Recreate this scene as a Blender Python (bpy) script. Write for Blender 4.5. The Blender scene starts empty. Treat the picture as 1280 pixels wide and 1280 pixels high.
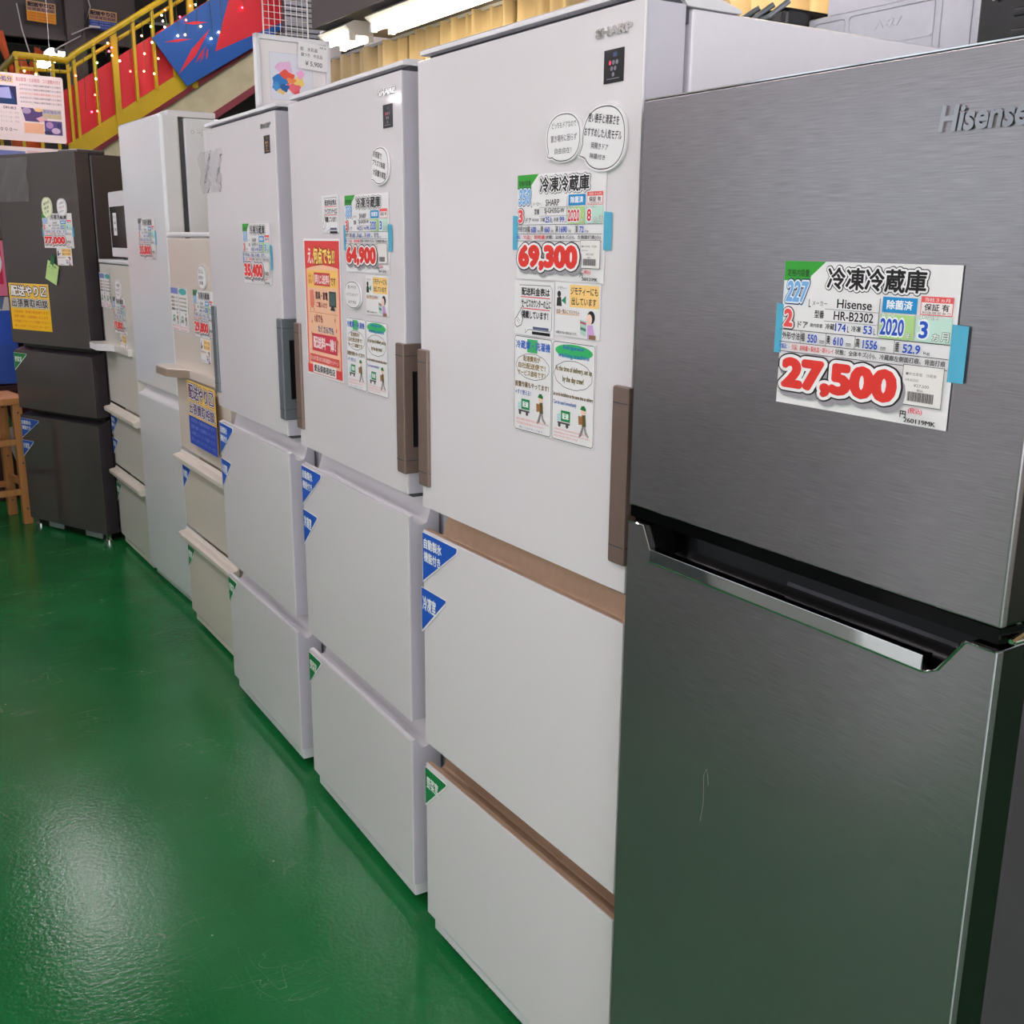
import bpy, bmesh, math, random
from mathutils import Matrix, Vector
random.seed(7)
S = bpy.context.scene
C = S.collection

# ------------------------------------------------------------------ camera
cam_d = bpy.data.cameras.new('camera'); cam = bpy.data.objects.new('camera', cam_d); C.objects.link(cam)
YAW, PITCH, ROLL = 0.5693, 0.2467, 0.0090
Fv = Vector((math.sin(YAW)*math.cos(PITCH), math.cos(YAW)*math.cos(PITCH), -math.sin(PITCH)))
Rv = Vector((math.cos(YAW), -math.sin(YAW), 0)); Uv = Rv.cross(Fv)
c_, s_ = math.cos(ROLL), math.sin(ROLL)
R2 = c_*Rv + s_*Uv; U2 = -s_*Rv + c_*Uv
cam.matrix_world = Matrix(((R2.x, U2.x, -Fv.x, -0.9031), (R2.y, U2.y, -Fv.y, -1.1182), (R2.z, U2.z, -Fv.z, 1.3889), (0, 0, 0, 1)))
cam_d.sensor_width = 36; cam_d.lens = 1341.4/1280*36; cam_d.clip_start = 0.05
S.camera = cam

# ------------------------------------------------------------------ world, light, exposure
S.view_settings.view_transform = 'Standard'; S.view_settings.look = 'None'; S.view_settings.gamma = 1
S.view_settings.use_curve_mapping = False
S.view_settings.exposure = 1.52
S.cycles.use_denoising = True
S.cycles.max_bounces = 8; S.cycles.diffuse_bounces = 4; S.cycles.glossy_bounces = 5; S.cycles.transparent_max_bounces = 12
S.cycles.caustics_reflective = False; S.cycles.caustics_refractive = False
S.cycles.sample_clamp_indirect = 6
W = bpy.data.worlds.new('world'); S.world = W; W.use_nodes = True
W.node_tree.nodes['Background'].inputs[0].default_value = (0.86, 0.93, 1.0, 1)
W.node_tree.nodes['Background'].inputs[1].default_value = 0.5
def area(name, loc, rot, sx, sy, power, col):
    d = bpy.data.lights.new(name, 'AREA'); d.shape = 'RECTANGLE'; d.size = sx; d.size_y = sy; d.energy = power; d.color = col
    o = bpy.data.objects.new(name, d); C.objects.link(o); o.location = loc; o.rotation_euler = rot; return o
area('storefront_fill', (-2.0, -4.85, 1.75), (math.radians(90), 0, 0), 6.4, 2.4, 72, (1.0, 0.97, 1.0))  # unseen fill lamp added inside the storefront to emulate daylight
TUBE = 13.0            # radiance of the fluorescent tubes

# ------------------------------------------------------------------ materials
def lin(c):
    c = c/255.0
    return c/12.92 if c <= 0.04045 else ((c+0.055)/1.055)**2.4
MATS = {}
def mat(name, rgb, rough=0.5, metal=0.0, spec=0.5, coat=0.0, emit=None, es=0.0, alpha=1.0):
    if name in MATS: return MATS[name]
    m = bpy.data.materials.new(name); m.use_nodes = True; b = m.node_tree.nodes['Principled BSDF']
    b.inputs['Base Color'].default_value = (lin(rgb[0]), lin(rgb[1]), lin(rgb[2]), 1)
    b.inputs['Roughness'].default_value = rough; b.inputs['Metallic'].default_value = metal
    b.inputs['Specular IOR Level'].default_value = spec
    b.inputs['Coat Weight'].default_value = coat; b.inputs['Coat Roughness'].default_value = 0.03
    if emit:
        b.inputs['Emission Color'].default_value = (lin(emit[0]), lin(emit[1]), lin(emit[2]), 1); b.inputs['Emission Strength'].default_value = es
    b.inputs['Alpha'].default_value = alpha
    MATS[name] = m; return m
def noisy(m, scale=(1, 1, 1), nscale=8, amount=0.12, bump=0.0, detail=4, rough_amt=0.0):
    """multiply the base colour by a soft object-space noise; optional bump and roughness change"""
    nt = m.node_tree; b = nt.nodes['Principled BSDF']
    tc = nt.nodes.new('ShaderNodeTexCoord'); mp = nt.nodes.new('ShaderNodeMapping'); mp.inputs['Scale'].default_value = scale
    nz = nt.nodes.new('ShaderNodeTexNoise'); nz.inputs['Scale'].default_value = nscale; nz.inputs['Detail'].default_value = detail
    nt.links.new(tc.outputs['Object'], mp.inputs['Vector']); nt.links.new(mp.outputs[0], nz.inputs['Vector'])
    base = b.inputs['Base Color'].default_value[:]
    rp = nt.nodes.new('ShaderNodeValToRGB')
    rp.color_ramp.elements[0].position = 0.3; rp.color_ramp.elements[1].position = 0.7
    rp.color_ramp.elements[0].color = tuple(x*(1-amount) for x in base[:3])+(1,)
    rp.color_ramp.elements[1].color = tuple(min(1, x*(1+amount)) for x in base[:3])+(1,)
    nt.links.new(nz.outputs['Fac'], rp.inputs[0]); nt.links.new(rp.outputs[0], b.inputs['Base Color'])
    if bump:
        bp = nt.nodes.new('ShaderNodeBump'); bp.inputs['Strength'].default_value = bump; bp.inputs['Distance'].default_value = 0.002
        nt.links.new(nz.outputs['Fac'], bp.inputs['Height']); nt.links.new(bp.outputs[0], b.inputs['Normal'])
    if rough_amt:
        r0 = b.inputs['Roughness'].default_value
        mr = nt.nodes.new('ShaderNodeMapRange'); mr.inputs[3].default_value = r0-rough_amt; mr.inputs[4].default_value = r0+rough_amt
        nt.links.new(nz.outputs['Fac'], mr.inputs[0]); nt.links.new(mr.outputs[0], b.inputs['Roughness'])
    return m
M_glass_white = noisy(mat('white_glass', (226, 221, 223), 0.05), nscale=1.5, amount=0.008)
M_white_side = noisy(mat('white_painted_steel', (226, 222, 228), 0.32), nscale=60, amount=0.012, bump=0.02)
M_white_plast = noisy(mat('white_plastic', (225, 223, 226), 0.35), nscale=30, amount=0.01)
M_door_edge = noisy(mat('lilac_grey_plastic', (200, 196, 205), 0.36), nscale=30, amount=0.01)
M_beige = noisy(mat('cream_painted_steel', (222, 212, 200), 0.16), nscale=3, amount=0.01)
M_beige_pl = noisy(mat('cream_plastic', (226, 217, 204), 0.35), nscale=20, amount=0.012)
M_cool = noisy(mat('cool_white_steel', (224, 226, 228), 0.14), nscale=3, amount=0.01)
M_bronze = noisy(mat('bronze_plastic', (128, 108, 98), 0.34, 0.25), nscale=60, amount=0.04)
M_gold = noisy(mat('champagne_plastic', (186, 152, 124), 0.32, 0.35), nscale=60, amount=0.04)
M_slate = noisy(mat('slate_plastic', (112, 117, 121), 0.36, 0.2), nscale=60, amount=0.04)
M_black = noisy(mat('black_plastic', (14, 14, 15), 0.25), nscale=40, amount=0.1)
M_gap = noisy(mat('dark_gasket', (72, 72, 78), 0.6), nscale=40, amount=0.1)
M_seal = noisy(mat('grey_gasket', (140, 138, 144), 0.6), nscale=40, amount=0.05)
M_pitch = noisy(mat('gloss_black', (6, 6, 7), 0.14, 0, 0.12), nscale=40, amount=0.1)
M_chrome = noisy(mat('chrome', (225, 225, 225), 0.07, 1.0), nscale=20, amount=0.02)
M_smoke = noisy(mat('smoke_glass', (76, 71, 70), 0.05), nscale=2, amount=0.02)
M_smoke_side = noisy(mat('black_brown_steel', (62, 56, 61), 0.33), nscale=50, amount=0.04)
M_paper = noisy(mat('white_paper', (236, 234, 234), 0.45), nscale=40, amount=0.01)
M_wood = noisy(mat('stool_wood', (196, 134, 78), 0.4), scale=(8, 8, 1), nscale=6, amount=0.18)
M_alu = noisy(mat('grey_metal', (176, 178, 184), 0.38, 0.55), nscale=50, amount=0.03)
def brushed():
    m = mat('brushed_steel', (154, 150, 153), 0.27, 0.86); nt = m.node_tree; b = nt.nodes['Principled BSDF']
    tc = nt.nodes.new('ShaderNodeTexCoord'); mp = nt.nodes.new('ShaderNodeMapping'); mp.inputs['Scale'].default_value = (70, 14, 620)
    nz = nt.nodes.new('ShaderNodeTexNoise'); nz.inputs['Scale'].default_value = 2.0; nz.inputs['Detail'].default_value = 5
    nt.links.new(tc.outputs['Object'], mp.inputs[0]); nt.links.new(mp.outputs[0], nz.inputs['Vector'])
    rp = nt.nodes.new('ShaderNodeValToRGB'); e = rp.color_ramp.elements
    e[0].position = .3; e[1].position = .72
    e[0].color = (lin(142), lin(137), lin(140), 1); e[1].color = (lin(168), lin(163), lin(166), 1)
    nt.links.new(nz.outputs['Fac'], rp.inputs[0]); nt.links.new(rp.outputs[0], b.inputs['Base Color'])
    bp = nt.nodes.new('ShaderNodeBump'); bp.inputs['Strength'].default_value = .045; bp.inputs['Distance'].default_value = .0003
    nt.links.new(nz.outputs['Fac'], bp.inputs['Height']); nt.links.new(bp.outputs[0], b.inputs['Normal'])
    mr = nt.nodes.new('ShaderNodeMapRange'); mr.inputs[3].default_value = .25; mr.inputs[4].default_value = .28
    nt.links.new(nz.outputs['Fac'], mr.inputs[0]); nt.links.new(mr.outputs[0], b.inputs['Roughness'])
    return m
M_steel = brushed()
def clear_mat(name, tint, gloss=0.12, rough=0.03, body=0.0):
    m = bpy.data.materials.new(name); m.use_nodes = True; nt = m.node_tree; nt.nodes.clear()
    out = nt.nodes.new('ShaderNodeOutputMaterial'); tr = nt.nodes.new('ShaderNodeBsdfTransparent'); tr.inputs[0].default_value = tint
    gl = nt.nodes.new('ShaderNodeBsdfGlossy'); gl.inputs['Roughness'].default_value = rough
    df = nt.nodes.new('ShaderNodeBsdfDiffuse'); df.inputs[0].default_value = (.8, .82, .85, 1)
    lw = nt.nodes.new('ShaderNodeLayerWeight'); pw = nt.nodes.new('ShaderNodeMath'); pw.operation = 'POWER'; pw.inputs[1].default_value = 4
    fr = nt.nodes.new('ShaderNodeMath'); fr.operation = 'MULTIPLY'; fr.inputs[1].default_value = .7
    nt.links.new(lw.outputs['Facing'], pw.inputs[0]); nt.links.new(pw.outputs[0], fr.inputs[0])
    mx = nt.nodes.new('ShaderNodeMixShader'); m2 = nt.nodes.new('ShaderNodeMixShader'); m2.inputs[0].default_value = body
    ad = nt.nodes.new('ShaderNodeMath'); ad.operation = 'ADD'; ad.inputs[1].default_value = gloss; ad.use_clamp = True
    nt.links.new(fr.outputs[0], ad.inputs[0]); nt.links.new(ad.outputs[0], mx.inputs[0])
    nt.links.new(tr.outputs[0], m2.inputs[1]); nt.links.new(df.outputs[0], m2.inputs[2])
    nt.links.new(m2.outputs[0], mx.inputs[1]); nt.links.new(gl.outputs[0], mx.inputs[2]); nt.links.new(mx.outputs[0], out.inputs[0])
    return m
M_film = clear_mat('clear_film', (.98, .98, .99, 1), 0.07, 0.10, 0.05)
M_pane = clear_mat('window_glass', (.96, .98, .98, 1), 0.0, 0.02)
M_tape = clear_mat('blue_tape_gloss', (.32, .78, .92, 1), 0.0, 0.3, 0.0)
PAL = {}
def ink(rgb):
    k = 'ink_%d_%d_%d' % tuple(rgb)
    if k not in PAL: PAL[k] = mat(k, rgb, 0.5, 0, 0.3)
    return PAL[k]

# ------------------------------------------------------------------ mesh helpers
class MB:
    def __init__(self): self.bm = bmesh.new(); self.mats = []; self.wn = False
    def mi(self, m):
        if m not in self.mats: self.mats.append(m)
        return self.mats.index(m)
    def box(self, x0, x1, y0, y1, z0, z1, m, bev=0.0, seg=2):
        t = bmesh.new(); bmesh.ops.create_cube(t, size=1)
        for v in t.verts: v.co = Vector(((x0+x1)/2+v.co.x*(x1-x0), (y0+y1)/2+v.co.y*(y1-y0), (z0+z1)/2+v.co.z*(z1-z0)))
        if bev: self.wn = True; bmesh.ops.bevel(t, geom=t.edges[:], offset=bev, segments=seg, affect='EDGES', profile=0.5)
        return self.merge(t, m)
    def merge(self, t, m, mtx=None):
        i = self.mi(m)
        if mtx is not None: bmesh.ops.transform(t, matrix=mtx, verts=t.verts[:])
        bmesh.ops.recalc_face_normals(t, faces=t.faces[:])
        mp = {}
        for v in t.verts: mp[v] = self.bm.verts.new(v.co)
        for f in t.faces:
            try:
                g = self.bm.faces.new([mp[v] for v in f.verts]); g.material_index = i
            except ValueError: pass
        t.free(); return self
    def prism(self, pts, axis, a, b, m, bev=0.0, seg=2):
        """extrude a 2D outline; axis 'x': pts are (y,z); 'y': (x,z); 'z': (x,y)"""
        t = bmesh.new()
        def P(p, h): return {'x': (h, p[0], p[1]), 'y': (p[0], h, p[1]), 'z': (p[0], p[1], h)}[axis]
        va = [t.verts.new(P(p, a)) for p in pts]; vb = [t.verts.new(P(p, b)) for p in pts]
        t.faces.new(va); t.faces.new(vb[::-1]); n = len(pts)
        for i in range(n): t.faces.new((va[i], vb[i], vb[(i+1) % n], va[(i+1) % n]))
        bmesh.ops.recalc_face_normals(t, faces=t.faces[:])
        if bev: self.wn = True; bmesh.ops.bevel(t, geom=t.edges[:], offset=bev, segments=seg, affect='EDGES', profile=0.5)
        return self.merge(t, m)
    def tube(self, path, r, m, n=8, cap=True):
        t = bmesh.new(); rings = []; path = [Vector(p) for p in path]
        for i, p in enumerate(path):
            d = (path[min(i+1, len(path)-1)]-path[max(i-1, 0)]).normalized()
            up = Vector((0, 0, 1)) if abs(d.z) < 0.9 else Vector((1, 0, 0))
            a = d.cross(up).normalized(); b = d.cross(a).normalized()
            rr = r[i] if isinstance(r, (list, tuple)) else r
            rings.append([t.verts.new(p+a*rr*math.cos(2*math.pi*k/n)+b*rr*math.sin(2*math.pi*k/n)) for k in range(n)])
        for i in range(len(rings)-1):
            for k in range(n): t.faces.new((rings[i][k], rings[i][(k+1) % n], rings[i+1][(k+1) % n], rings[i+1][k]))
        if cap: t.faces.new(rings[0][::-1]); t.faces.new(rings[-1])
        return self.merge(t, m)
    def strip(self, pts, y0, y1, m, th=0.001):
        """thin curved sheet following (x,z) points, extruded along y"""
        t = bmesh.new(); n = len(pts); nor = []
        for i in range(n):
            d = Vector(pts[min(i+1, n-1)])-Vector(pts[max(i-1, 0)]); nor.append(Vector((-d.y, d.x)).normalized())
        out = [(p[0]+q.x*th, p[1]+q.y*th) for p, q in zip(pts, nor)]
        loop = list(pts)+out[::-1]
        va = [t.verts.new((p[0], y0, p[1])) for p in loop]; vb = [t.verts.new((p[0], y1, p[1])) for p in loop]; L = len(loop)
        for i in range(L): t.faces.new((va[i], vb[i], vb[(i+1) % L], va[(i+1) % L]))
        for i in range(n-1):
            t.faces.new((va[i], va[i+1], va[L-2-i], va[L-1-i])); t.faces.new((vb[i], vb[L-1-i], vb[L-2-i], vb[i+1]))
        return self.merge(t, m)
    def sphere(self, c, r, m, u=10, v=6, sc=(1, 1, 1)):
        t = bmesh.new(); bmesh.ops.create_uvsphere(t, u_segments=u, v_segments=v, radius=r)
        for q in t.verts: q.co = Vector((c[0]+q.co.x*sc[0], c[1]+q.co.y*sc[1], c[2]+q.co.z*sc[2]))
        return self.merge(t, m)
    def cyl(self, c, r, h, m, n=16, r2=None):
        t = bmesh.new(); bmesh.ops.create_cone(t, cap_ends=True, segments=n, radius1=r, radius2=r if r2 is None else r2, depth=h)
        for q in t.verts: q.co += Vector((c[0], c[1], c[2]+h/2))
        return self.merge(t, m)
    def build(self, name, parent=None, smooth=True, loc=None, angle=35):
        me = bpy.data.meshes.new(name); self.bm.to_mesh(me); self.bm.free()
        for m in self.mats: me.materials.append(m)
        if smooth:
            me.polygons.foreach_set('use_smooth', [True]*len(me.polygons))
            try: me.set_sharp_from_angle(angle=math.radians(angle))
            except Exception: pass
        o = bpy.data.objects.new(name, me); C.objects.link(o)
        if self.wn and smooth:
            md = o.modifiers.new('weighted_normals', 'WEIGHTED_NORMAL'); md.keep_sharp = True; md.weight = 100
        if parent: o.parent = parent
        if loc is not None: o.location = loc
        return o
def tag(o, label=None, cat=None, group=None, kind=None):
    if label: o['label'] = label
    if cat: o['category'] = cat
    if group: o['group'] = group
    if kind: o['kind'] = kind
    return o
def empty(name, loc, rz=0.0):
    o = bpy.data.objects.new(name, None); C.objects.link(o); o.location = loc; o.rotation_euler = (0, 0, rz); o.empty_display_size = .1
    return o

# ------------------------------------------------------------------ text
_tc = {}
def text_geo(s, off, shear=0.0):
    k = (s, round(off, 4), shear)
    if k in _tc: return _tc[k]
    cu = bpy.data.curves.new('t', 'FONT'); cu.body = s; cu.offset = off; cu.resolution_u = 3; cu.size = 1; cu.shear = shear
    cu.space_line = 1.0
    o = bpy.data.objects.new('t', cu); C.objects.link(o)
    dg = bpy.context.evaluated_depsgraph_get()
    me = bpy.data.meshes.new_from_object(o.evaluated_get(dg))
    V = [(v.co.x, v.co.y) for v in me.vertices]; F = [tuple(p.vertices) for p in me.polygons]
    bpy.data.objects.remove(o); bpy.data.meshes.remove(me); bpy.data.curves.remove(cu)
    _tc[k] = (V, F); return _tc[k]
class Card:
    """flat printed card; millimetres, origin top-left, y down; front faces local +z"""
    def __init__(self, w, h, th=0.8, base=M_paper, shape=None):
        self.w, self.h = w, h; self.mb = MB(); self.k = 0; self.z = th/1000
        if shape is None: shape = [(0, 0), (w, 0), (w, h), (0, h)]
        self.mb.prism([(x/1000, -y/1000) for x, y in shape], 'z', 0, self.z, base)
    def lay(self):
        self.k += 1; return self.z+self.k*0.000035
    def poly(self, pts, col, z=None):
        z = self.lay() if z is None else z; i = self.mb.mi(ink(col))
        vs = [self.mb.bm.verts.new((x/1000, -y/1000, z)) for x, y in pts]
        f = self.mb.bm.faces.new(vs); f.normal_update()
        if f.normal.z < 0: f.normal_flip()
        f.material_index = i; return self
    def rect(self, x, y, w, h, col): return self.poly([(x, y), (x, y+h), (x+w, y+h), (x+w, y)], col)
    def ell(self, cx, cy, rx, ry, col, n=20):
        return self.poly([(cx+rx*math.cos(2*math.pi*i/n), cy+ry*math.sin(2*math.pi*i/n)) for i in range(n)], col)
    def line(self, pts, wd, col, closed=False):
        n = len(pts); z = self.lay(); i0 = self.mb.mi(ink(col)); L = []; 
        for i in range(n):
            a = Vector(pts[(i-1) % n] if closed or i > 0 else pts[i]); b = Vector(pts[(i+1) % n] if closed or i < n-1 else pts[i])
            d = (b-a).normalized(); q = Vector((-d.y, d.x))*wd/2; p = Vector(pts[i]); L.append((p+q, p-q))
        vs = [(self.mb.bm.verts.new((a.x/1000, -a.y/1000, z)), self.mb.bm.verts.new((b.x/1000, -b.y/1000, z))) for a, b in L]
        for i in range(n if closed else n-1):
            a, b = vs[i], vs[(i+1) % n]
            try:
                f = self.mb.bm.faces.new((a[0], a[1], b[1], b[0])); f.normal_update()
                if f.normal.z < 0: f.normal_flip()
                f.material_index = i0
            except ValueError: pass
        return self
    def frame(self, x, y, w, h, wd, col):
        for r in ((x, y, w, wd), (x, y+h-wd, w, wd), (x, y, wd, h), (x+w-wd, y, wd, h)): self.rect(*r, col)
        return self
    def text(self, s, x, y, w, h, col, bold=0.0, outlines=(), shear=0.0, rot=0.0, shadow=None):
        """fit string s into the box x,y,w,h; outlines = [(colour, extra offset), ...] drawn first"""
        V0, F0 = text_geo(s, 0, shear)
        if not V0: return self
        xs = [v[0] for v in V0]; ys = [v[1] for v in V0]
        bx, by, bw, bh = min(xs), min(ys), max(max(xs)-min(xs), 1e-4), max(max(ys)-min(ys), 1e-4)
        sx, sy = w/(bw+2*bold), h/(bh+2*bold)
        layers = [shadow] if shadow else []
        layers += [(c, o, 0, 0) for c, o in outlines]+[(col, 0, 0, 0)]
        cr, sr = math.cos(rot), math.sin(rot); z = self.lay()
        for c, o, dx, dy in layers:
            i = self.mb.mi(ink(c)); R_ = bold+o
            n = 0 if R_ == 0 else (30 if h > 15 and R_ > .1 else 14 if h > 15 and R_ > .05 else 8 if h > 15 else 6 if h > 8 else 4 if h > 5 else 2)
            offs = [(0.0, 0.0)] if n == 0 else [(R_*math.cos(2*math.pi*q/n+.3*(n > 2)), R_*math.sin(2*math.pi*q/n+.3*(n > 2))) for q in range(n)]
            if n and R_ > .05: offs += [(0.0, 0.0)]+[(a_*.5, b_*.5) for a_, b_ in offs[::2]]
            for ox, oy in offs:
                vs = []; z += .000008
                for vx, vy in V0:
                    px, py = (vx+ox-bx-bw/2)*sx+dx, -(vy+oy-by-bh/2)*sy+dy
                    vs.append(self.mb.bm.verts.new(((x+w/2+px*cr-py*sr)/1000, -(y+h/2+px*sr+py*cr)/1000, z)))
                for f in F0:
                    try: g = self.mb.bm.faces.new([vs[a] for a in f]); g.material_index = i
                    except ValueError: pass
        return self
    def build(self, name, label, cat, group=None):
        o = self.mb.build(name, smooth=False); return tag(o, label, cat, group)
def on_front(o, fr, u, z, off=0.0012, tilt=0.0):
    """hang card o with its top-left corner at width u, height z of fridge frame fr=(x,y,a)"""
    x, y, a = fr; n = Vector((math.cos(a), math.sin(a), 0)); t = Vector((-math.sin(a), math.cos(a), 0))
    p = Vector((x, y, z))+t*u-n*off
    r, up, out = -t, Vector((0, 0, 1)), -n
    m = Matrix(((r.x, up.x, out.x, p.x), (r.y, up.y, out.y, p.y), (r.z, up.z, out.z, p.z), (0, 0, 0, 1)))
    o.matrix_world = m @ Matrix.Rotation(tilt, 4, 'Z'); return o

# ------------------------------------------------------------------ the setting
def floor_mat():
    m = mat('green_floor_paint', (28, 104, 56), 0.24, 0, 0.3); nt = m.node_tree; b = nt.nodes['Principled BSDF']
    N = nt.nodes.new; Lk = nt.links.new
    tc = N('ShaderNodeTexCoord')
    n1 = N('ShaderNodeTexNoise'); n1.inputs['Scale'].default_value = 2.2; n1.inputs['Detail'].default_value = 6; Lk(tc.outputs['Object'], n1.inputs['Vector'])
    r1 = N('ShaderNodeValToRGB'); e = r1.color_ramp.elements; e[0].position = .32; e[1].position = .72
    e[0].color = (lin(20), lin(106), lin(50), 1); e[1].color = (lin(30), lin(121), lin(63), 1); Lk(n1.outputs['Fac'], r1.inputs[0])
    # fine scuffs: thin iso-lines of stretched noises
    last = r1.outputs[0]
    for rot, sc, nsc in ((0.5, (1, 5, 1), 2.6), (-0.7, (4, 1, 1), 3.4), (1.35, (1, 6, 1), 1.7), (1.0, (1, 9, 1), 4.5), (.15, (1, 8, 1), 5.5)):
        mp = N('ShaderNodeMapping'); mp.inputs['Rotation'].default_value = (0, 0, rot); mp.inputs['Scale'].default_value = sc; Lk(tc.outputs['Object'], mp.inputs[0])
        nz = N('ShaderNodeTexNoise'); nz.inputs['Scale'].default_value = nsc; nz.inputs['Detail'].default_value = 1.5; Lk(mp.outputs[0], nz.inputs['Vector'])
        ab = N('ShaderNodeMath'); ab.operation = 'SUBTRACT'; ab.inputs[1].default_value = .5; Lk(nz.outputs['Fac'], ab.inputs[0])
        ab2 = N('ShaderNodeMath'); ab2.operation = 'ABSOLUTE'; Lk(ab.outputs[0], ab2.inputs[0])
        lt = N('ShaderNodeMath'); lt.operation = 'LESS_THAN'; lt.inputs[1].default_value = .0016; Lk(ab2.outputs[0], lt.inputs[0])
        bz = N('ShaderNodeTexNoise'); bz.inputs['Scale'].default_value = 4.0; Lk(tc.outputs['Object'], bz.inputs['Vector'])
        gt = N('ShaderNodeMapRange'); gt.inputs[1].default_value = .52; gt.inputs[2].default_value = .7; gt.inputs[4].default_value = .34; Lk(bz.outputs['Fac'], gt.inputs[0])
        ml = N('ShaderNodeMath'); ml.operation = 'MULTIPLY'; Lk(lt.outputs[0], ml.inputs[0]); Lk(gt.outputs[0], ml.inputs[1])
        mx = N('ShaderNodeMix'); mx.data_type = 'RGBA'; Lk(ml.outputs[0], mx.inputs['Factor']); Lk(last, mx.inputs['A']); mx.inputs['B'].default_value = (lin(150), lin(178), lin(155), 1)
        last = mx.outputs['Result']
    # specks of grit and chipped paint
    vo = N('ShaderNodeTexVoronoi'); vo.inputs['Scale'].default_value = 9; Lk(tc.outputs['Object'], vo.inputs['Vector'])
    lt = N('ShaderNodeMath'); lt.operation = 'LESS_THAN'; lt.inputs[1].default_value = .022; Lk(vo.outputs['Distance'], lt.inputs[0])
    mx = N('ShaderNodeMix'); mx.data_type = 'RGBA'; Lk(lt.outputs[0], mx.inputs['Factor']); Lk(last, mx.inputs['A']); mx.inputs['B'].default_value = (lin(170), lin(180), lin(150), 1)
    Lk(mx.outputs['Result'], b.inputs['Base Color'])
    n2 = N('ShaderNodeTexNoise'); n2.inputs['Scale'].default_value = 95; n2.inputs['Detail'].default_value = 3; Lk(tc.outputs['Object'], n2.inputs['Vector'])
    bp = N('ShaderNodeBump'); bp.inputs['Strength'].default_value = .34; bp.inputs['Distance'].default_value = .002
    Lk(n2.outputs['Fac'], bp.inputs['Height']); Lk(bp.outputs[0], b.inputs['Normal'])
    mr = N('ShaderNodeMapRange'); mr.inputs[3].default_value = .14; mr.inputs[4].default_value = .20; Lk(n1.outputs['Fac'], mr.inputs[0]); Lk(mr.outputs[0], b.inputs['Roughness'])
    return m
M_wall = noisy(mat('wall_paint', (226, 221, 219), 0.7), nscale=3, amount=0.06)
M_ceil = noisy(mat('dark_steel_ceiling', (66, 60, 60), 0.6), scale=(1, 6, 1), nscale=1.5, amount=0.25)
M_beam = noisy(mat('brown_grey_steel', (92, 82, 82), 0.55), nscale=2, amount=0.12)
def struct(name, mb): return tag(mb.build(name, smooth=False), kind='structure')
b = MB(); b.box(-6, 8, -5, 20, -.1, 0, floor_mat()); struct('floor', b)
b = MB(); b.box(-6, 8, -5, 20, 4.6, 4.7, M_ceil); struct('ceiling', b)
b = MB(); b.box(-6.15, -6, -5, 2.6, 0, 4.6, M_wall); b.box(-6.15, -6, 6.6, 20, 0, 4.6, M_wall); b.box(-6.15, -6, 2.6, 6.6, 2.9, 4.6, M_wall); b.box(-6.15, -6, 2.6, 6.6, 0, .8, M_wall); struct('wall_left', b)
b = MB()
for y in (2.6, 3.92, 5.24, 6.55): b.box(-6.12, -6.03, y, y+.05, .8, 2.9, M_alu)
b.box(-6.12, -6.03, 2.6, 6.6, .8, .85, M_alu); b.box(-6.12, -6.03, 2.6, 6.6, 2.85, 2.9, M_alu)
wf = struct('reflection_window', b)  # unseen window, added as a bright zone for the steel doors to reflect
b = MB(); b.box(-6.085, -6.075, 2.65, 6.55, .85, 2.85, M_pane); b.build('window_pane', wf, smooth=False)
b = MB(); b.box(2.9, 3.05, -5, 7.0, 0, 4.6, M_wall); struct('wall_right', b)
b = MB(); b.box(8, 8.15, -5, 20, 0, 4.6, M_beam); struct('wall_side', b)
b = MB(); b.box(-6, 1.0, 20, 20.15, 0, 4.6, M_wall); b.box(1.0, 8, 20, 20.15, 0, 4.6, M_beam); struct('wall_back', b)
b = MB(); b.box(-6.15, -5.3, -5.15, -5, 0, 4.6, M_wall); b.box(1.3, 8.15, -5.15, -5, 0, 4.6, M_wall)
b.box(-5.3, 1.3, -5.15, -5, 2.95, 4.6, M_wall); b.box(-5.3, 1.3, -5.15, -5, 0, .45, M_wall); struct('wall_front', b)
b = MB()
for x in (-5.3, -3.65, -2.0, -.35, 1.25): b.box(x, x+.05, -5.12, -5.03, .45, 2.95, M_alu)
b.box(-5.3, 1.3, -5.12, -5.03, .45, .5, M_alu); b.box(-5.3, 1.3, -5.12, -5.03, 2.9, 2.95, M_alu)
wf = struct('window_1', b)
b = MB(); b.box(-5.25, 1.25, -5.085, -5.075, .5, 2.9, M_pane); b.build('window_pane', wf, smooth=False)
# dark soffit over the curtains, roof beams, columns
b = MB(); b.box(2.0, 2.9, -5, 5.85, 2.70, 4.6, M_beam); struct('trim_1', b)
b = MB(); b.box(-6, 2.5, 12.1, 12.45, 3.45, 4.6, M_beam); b.box(-6, 2.5, 12.0, 12.55, 3.45, 3.5, M_beam); struct('trim_2', b)
b = MB(); b.box(1.73, 1.92, 11.95, 12.14, 0, 4.6, M_beam); struct('trim_3', b)
b = MB()
for y in (14.0, 16.5, 19): b.box(-6, 8, y, y+.2, 4.1, 4.6, M_ceil)
for y in (-3, 0, 3, 6, 9): b.box(-6, 2.0, y, y+.16, 4.25, 4.6, M_ceil)
struct('trim_4', b)

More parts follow.
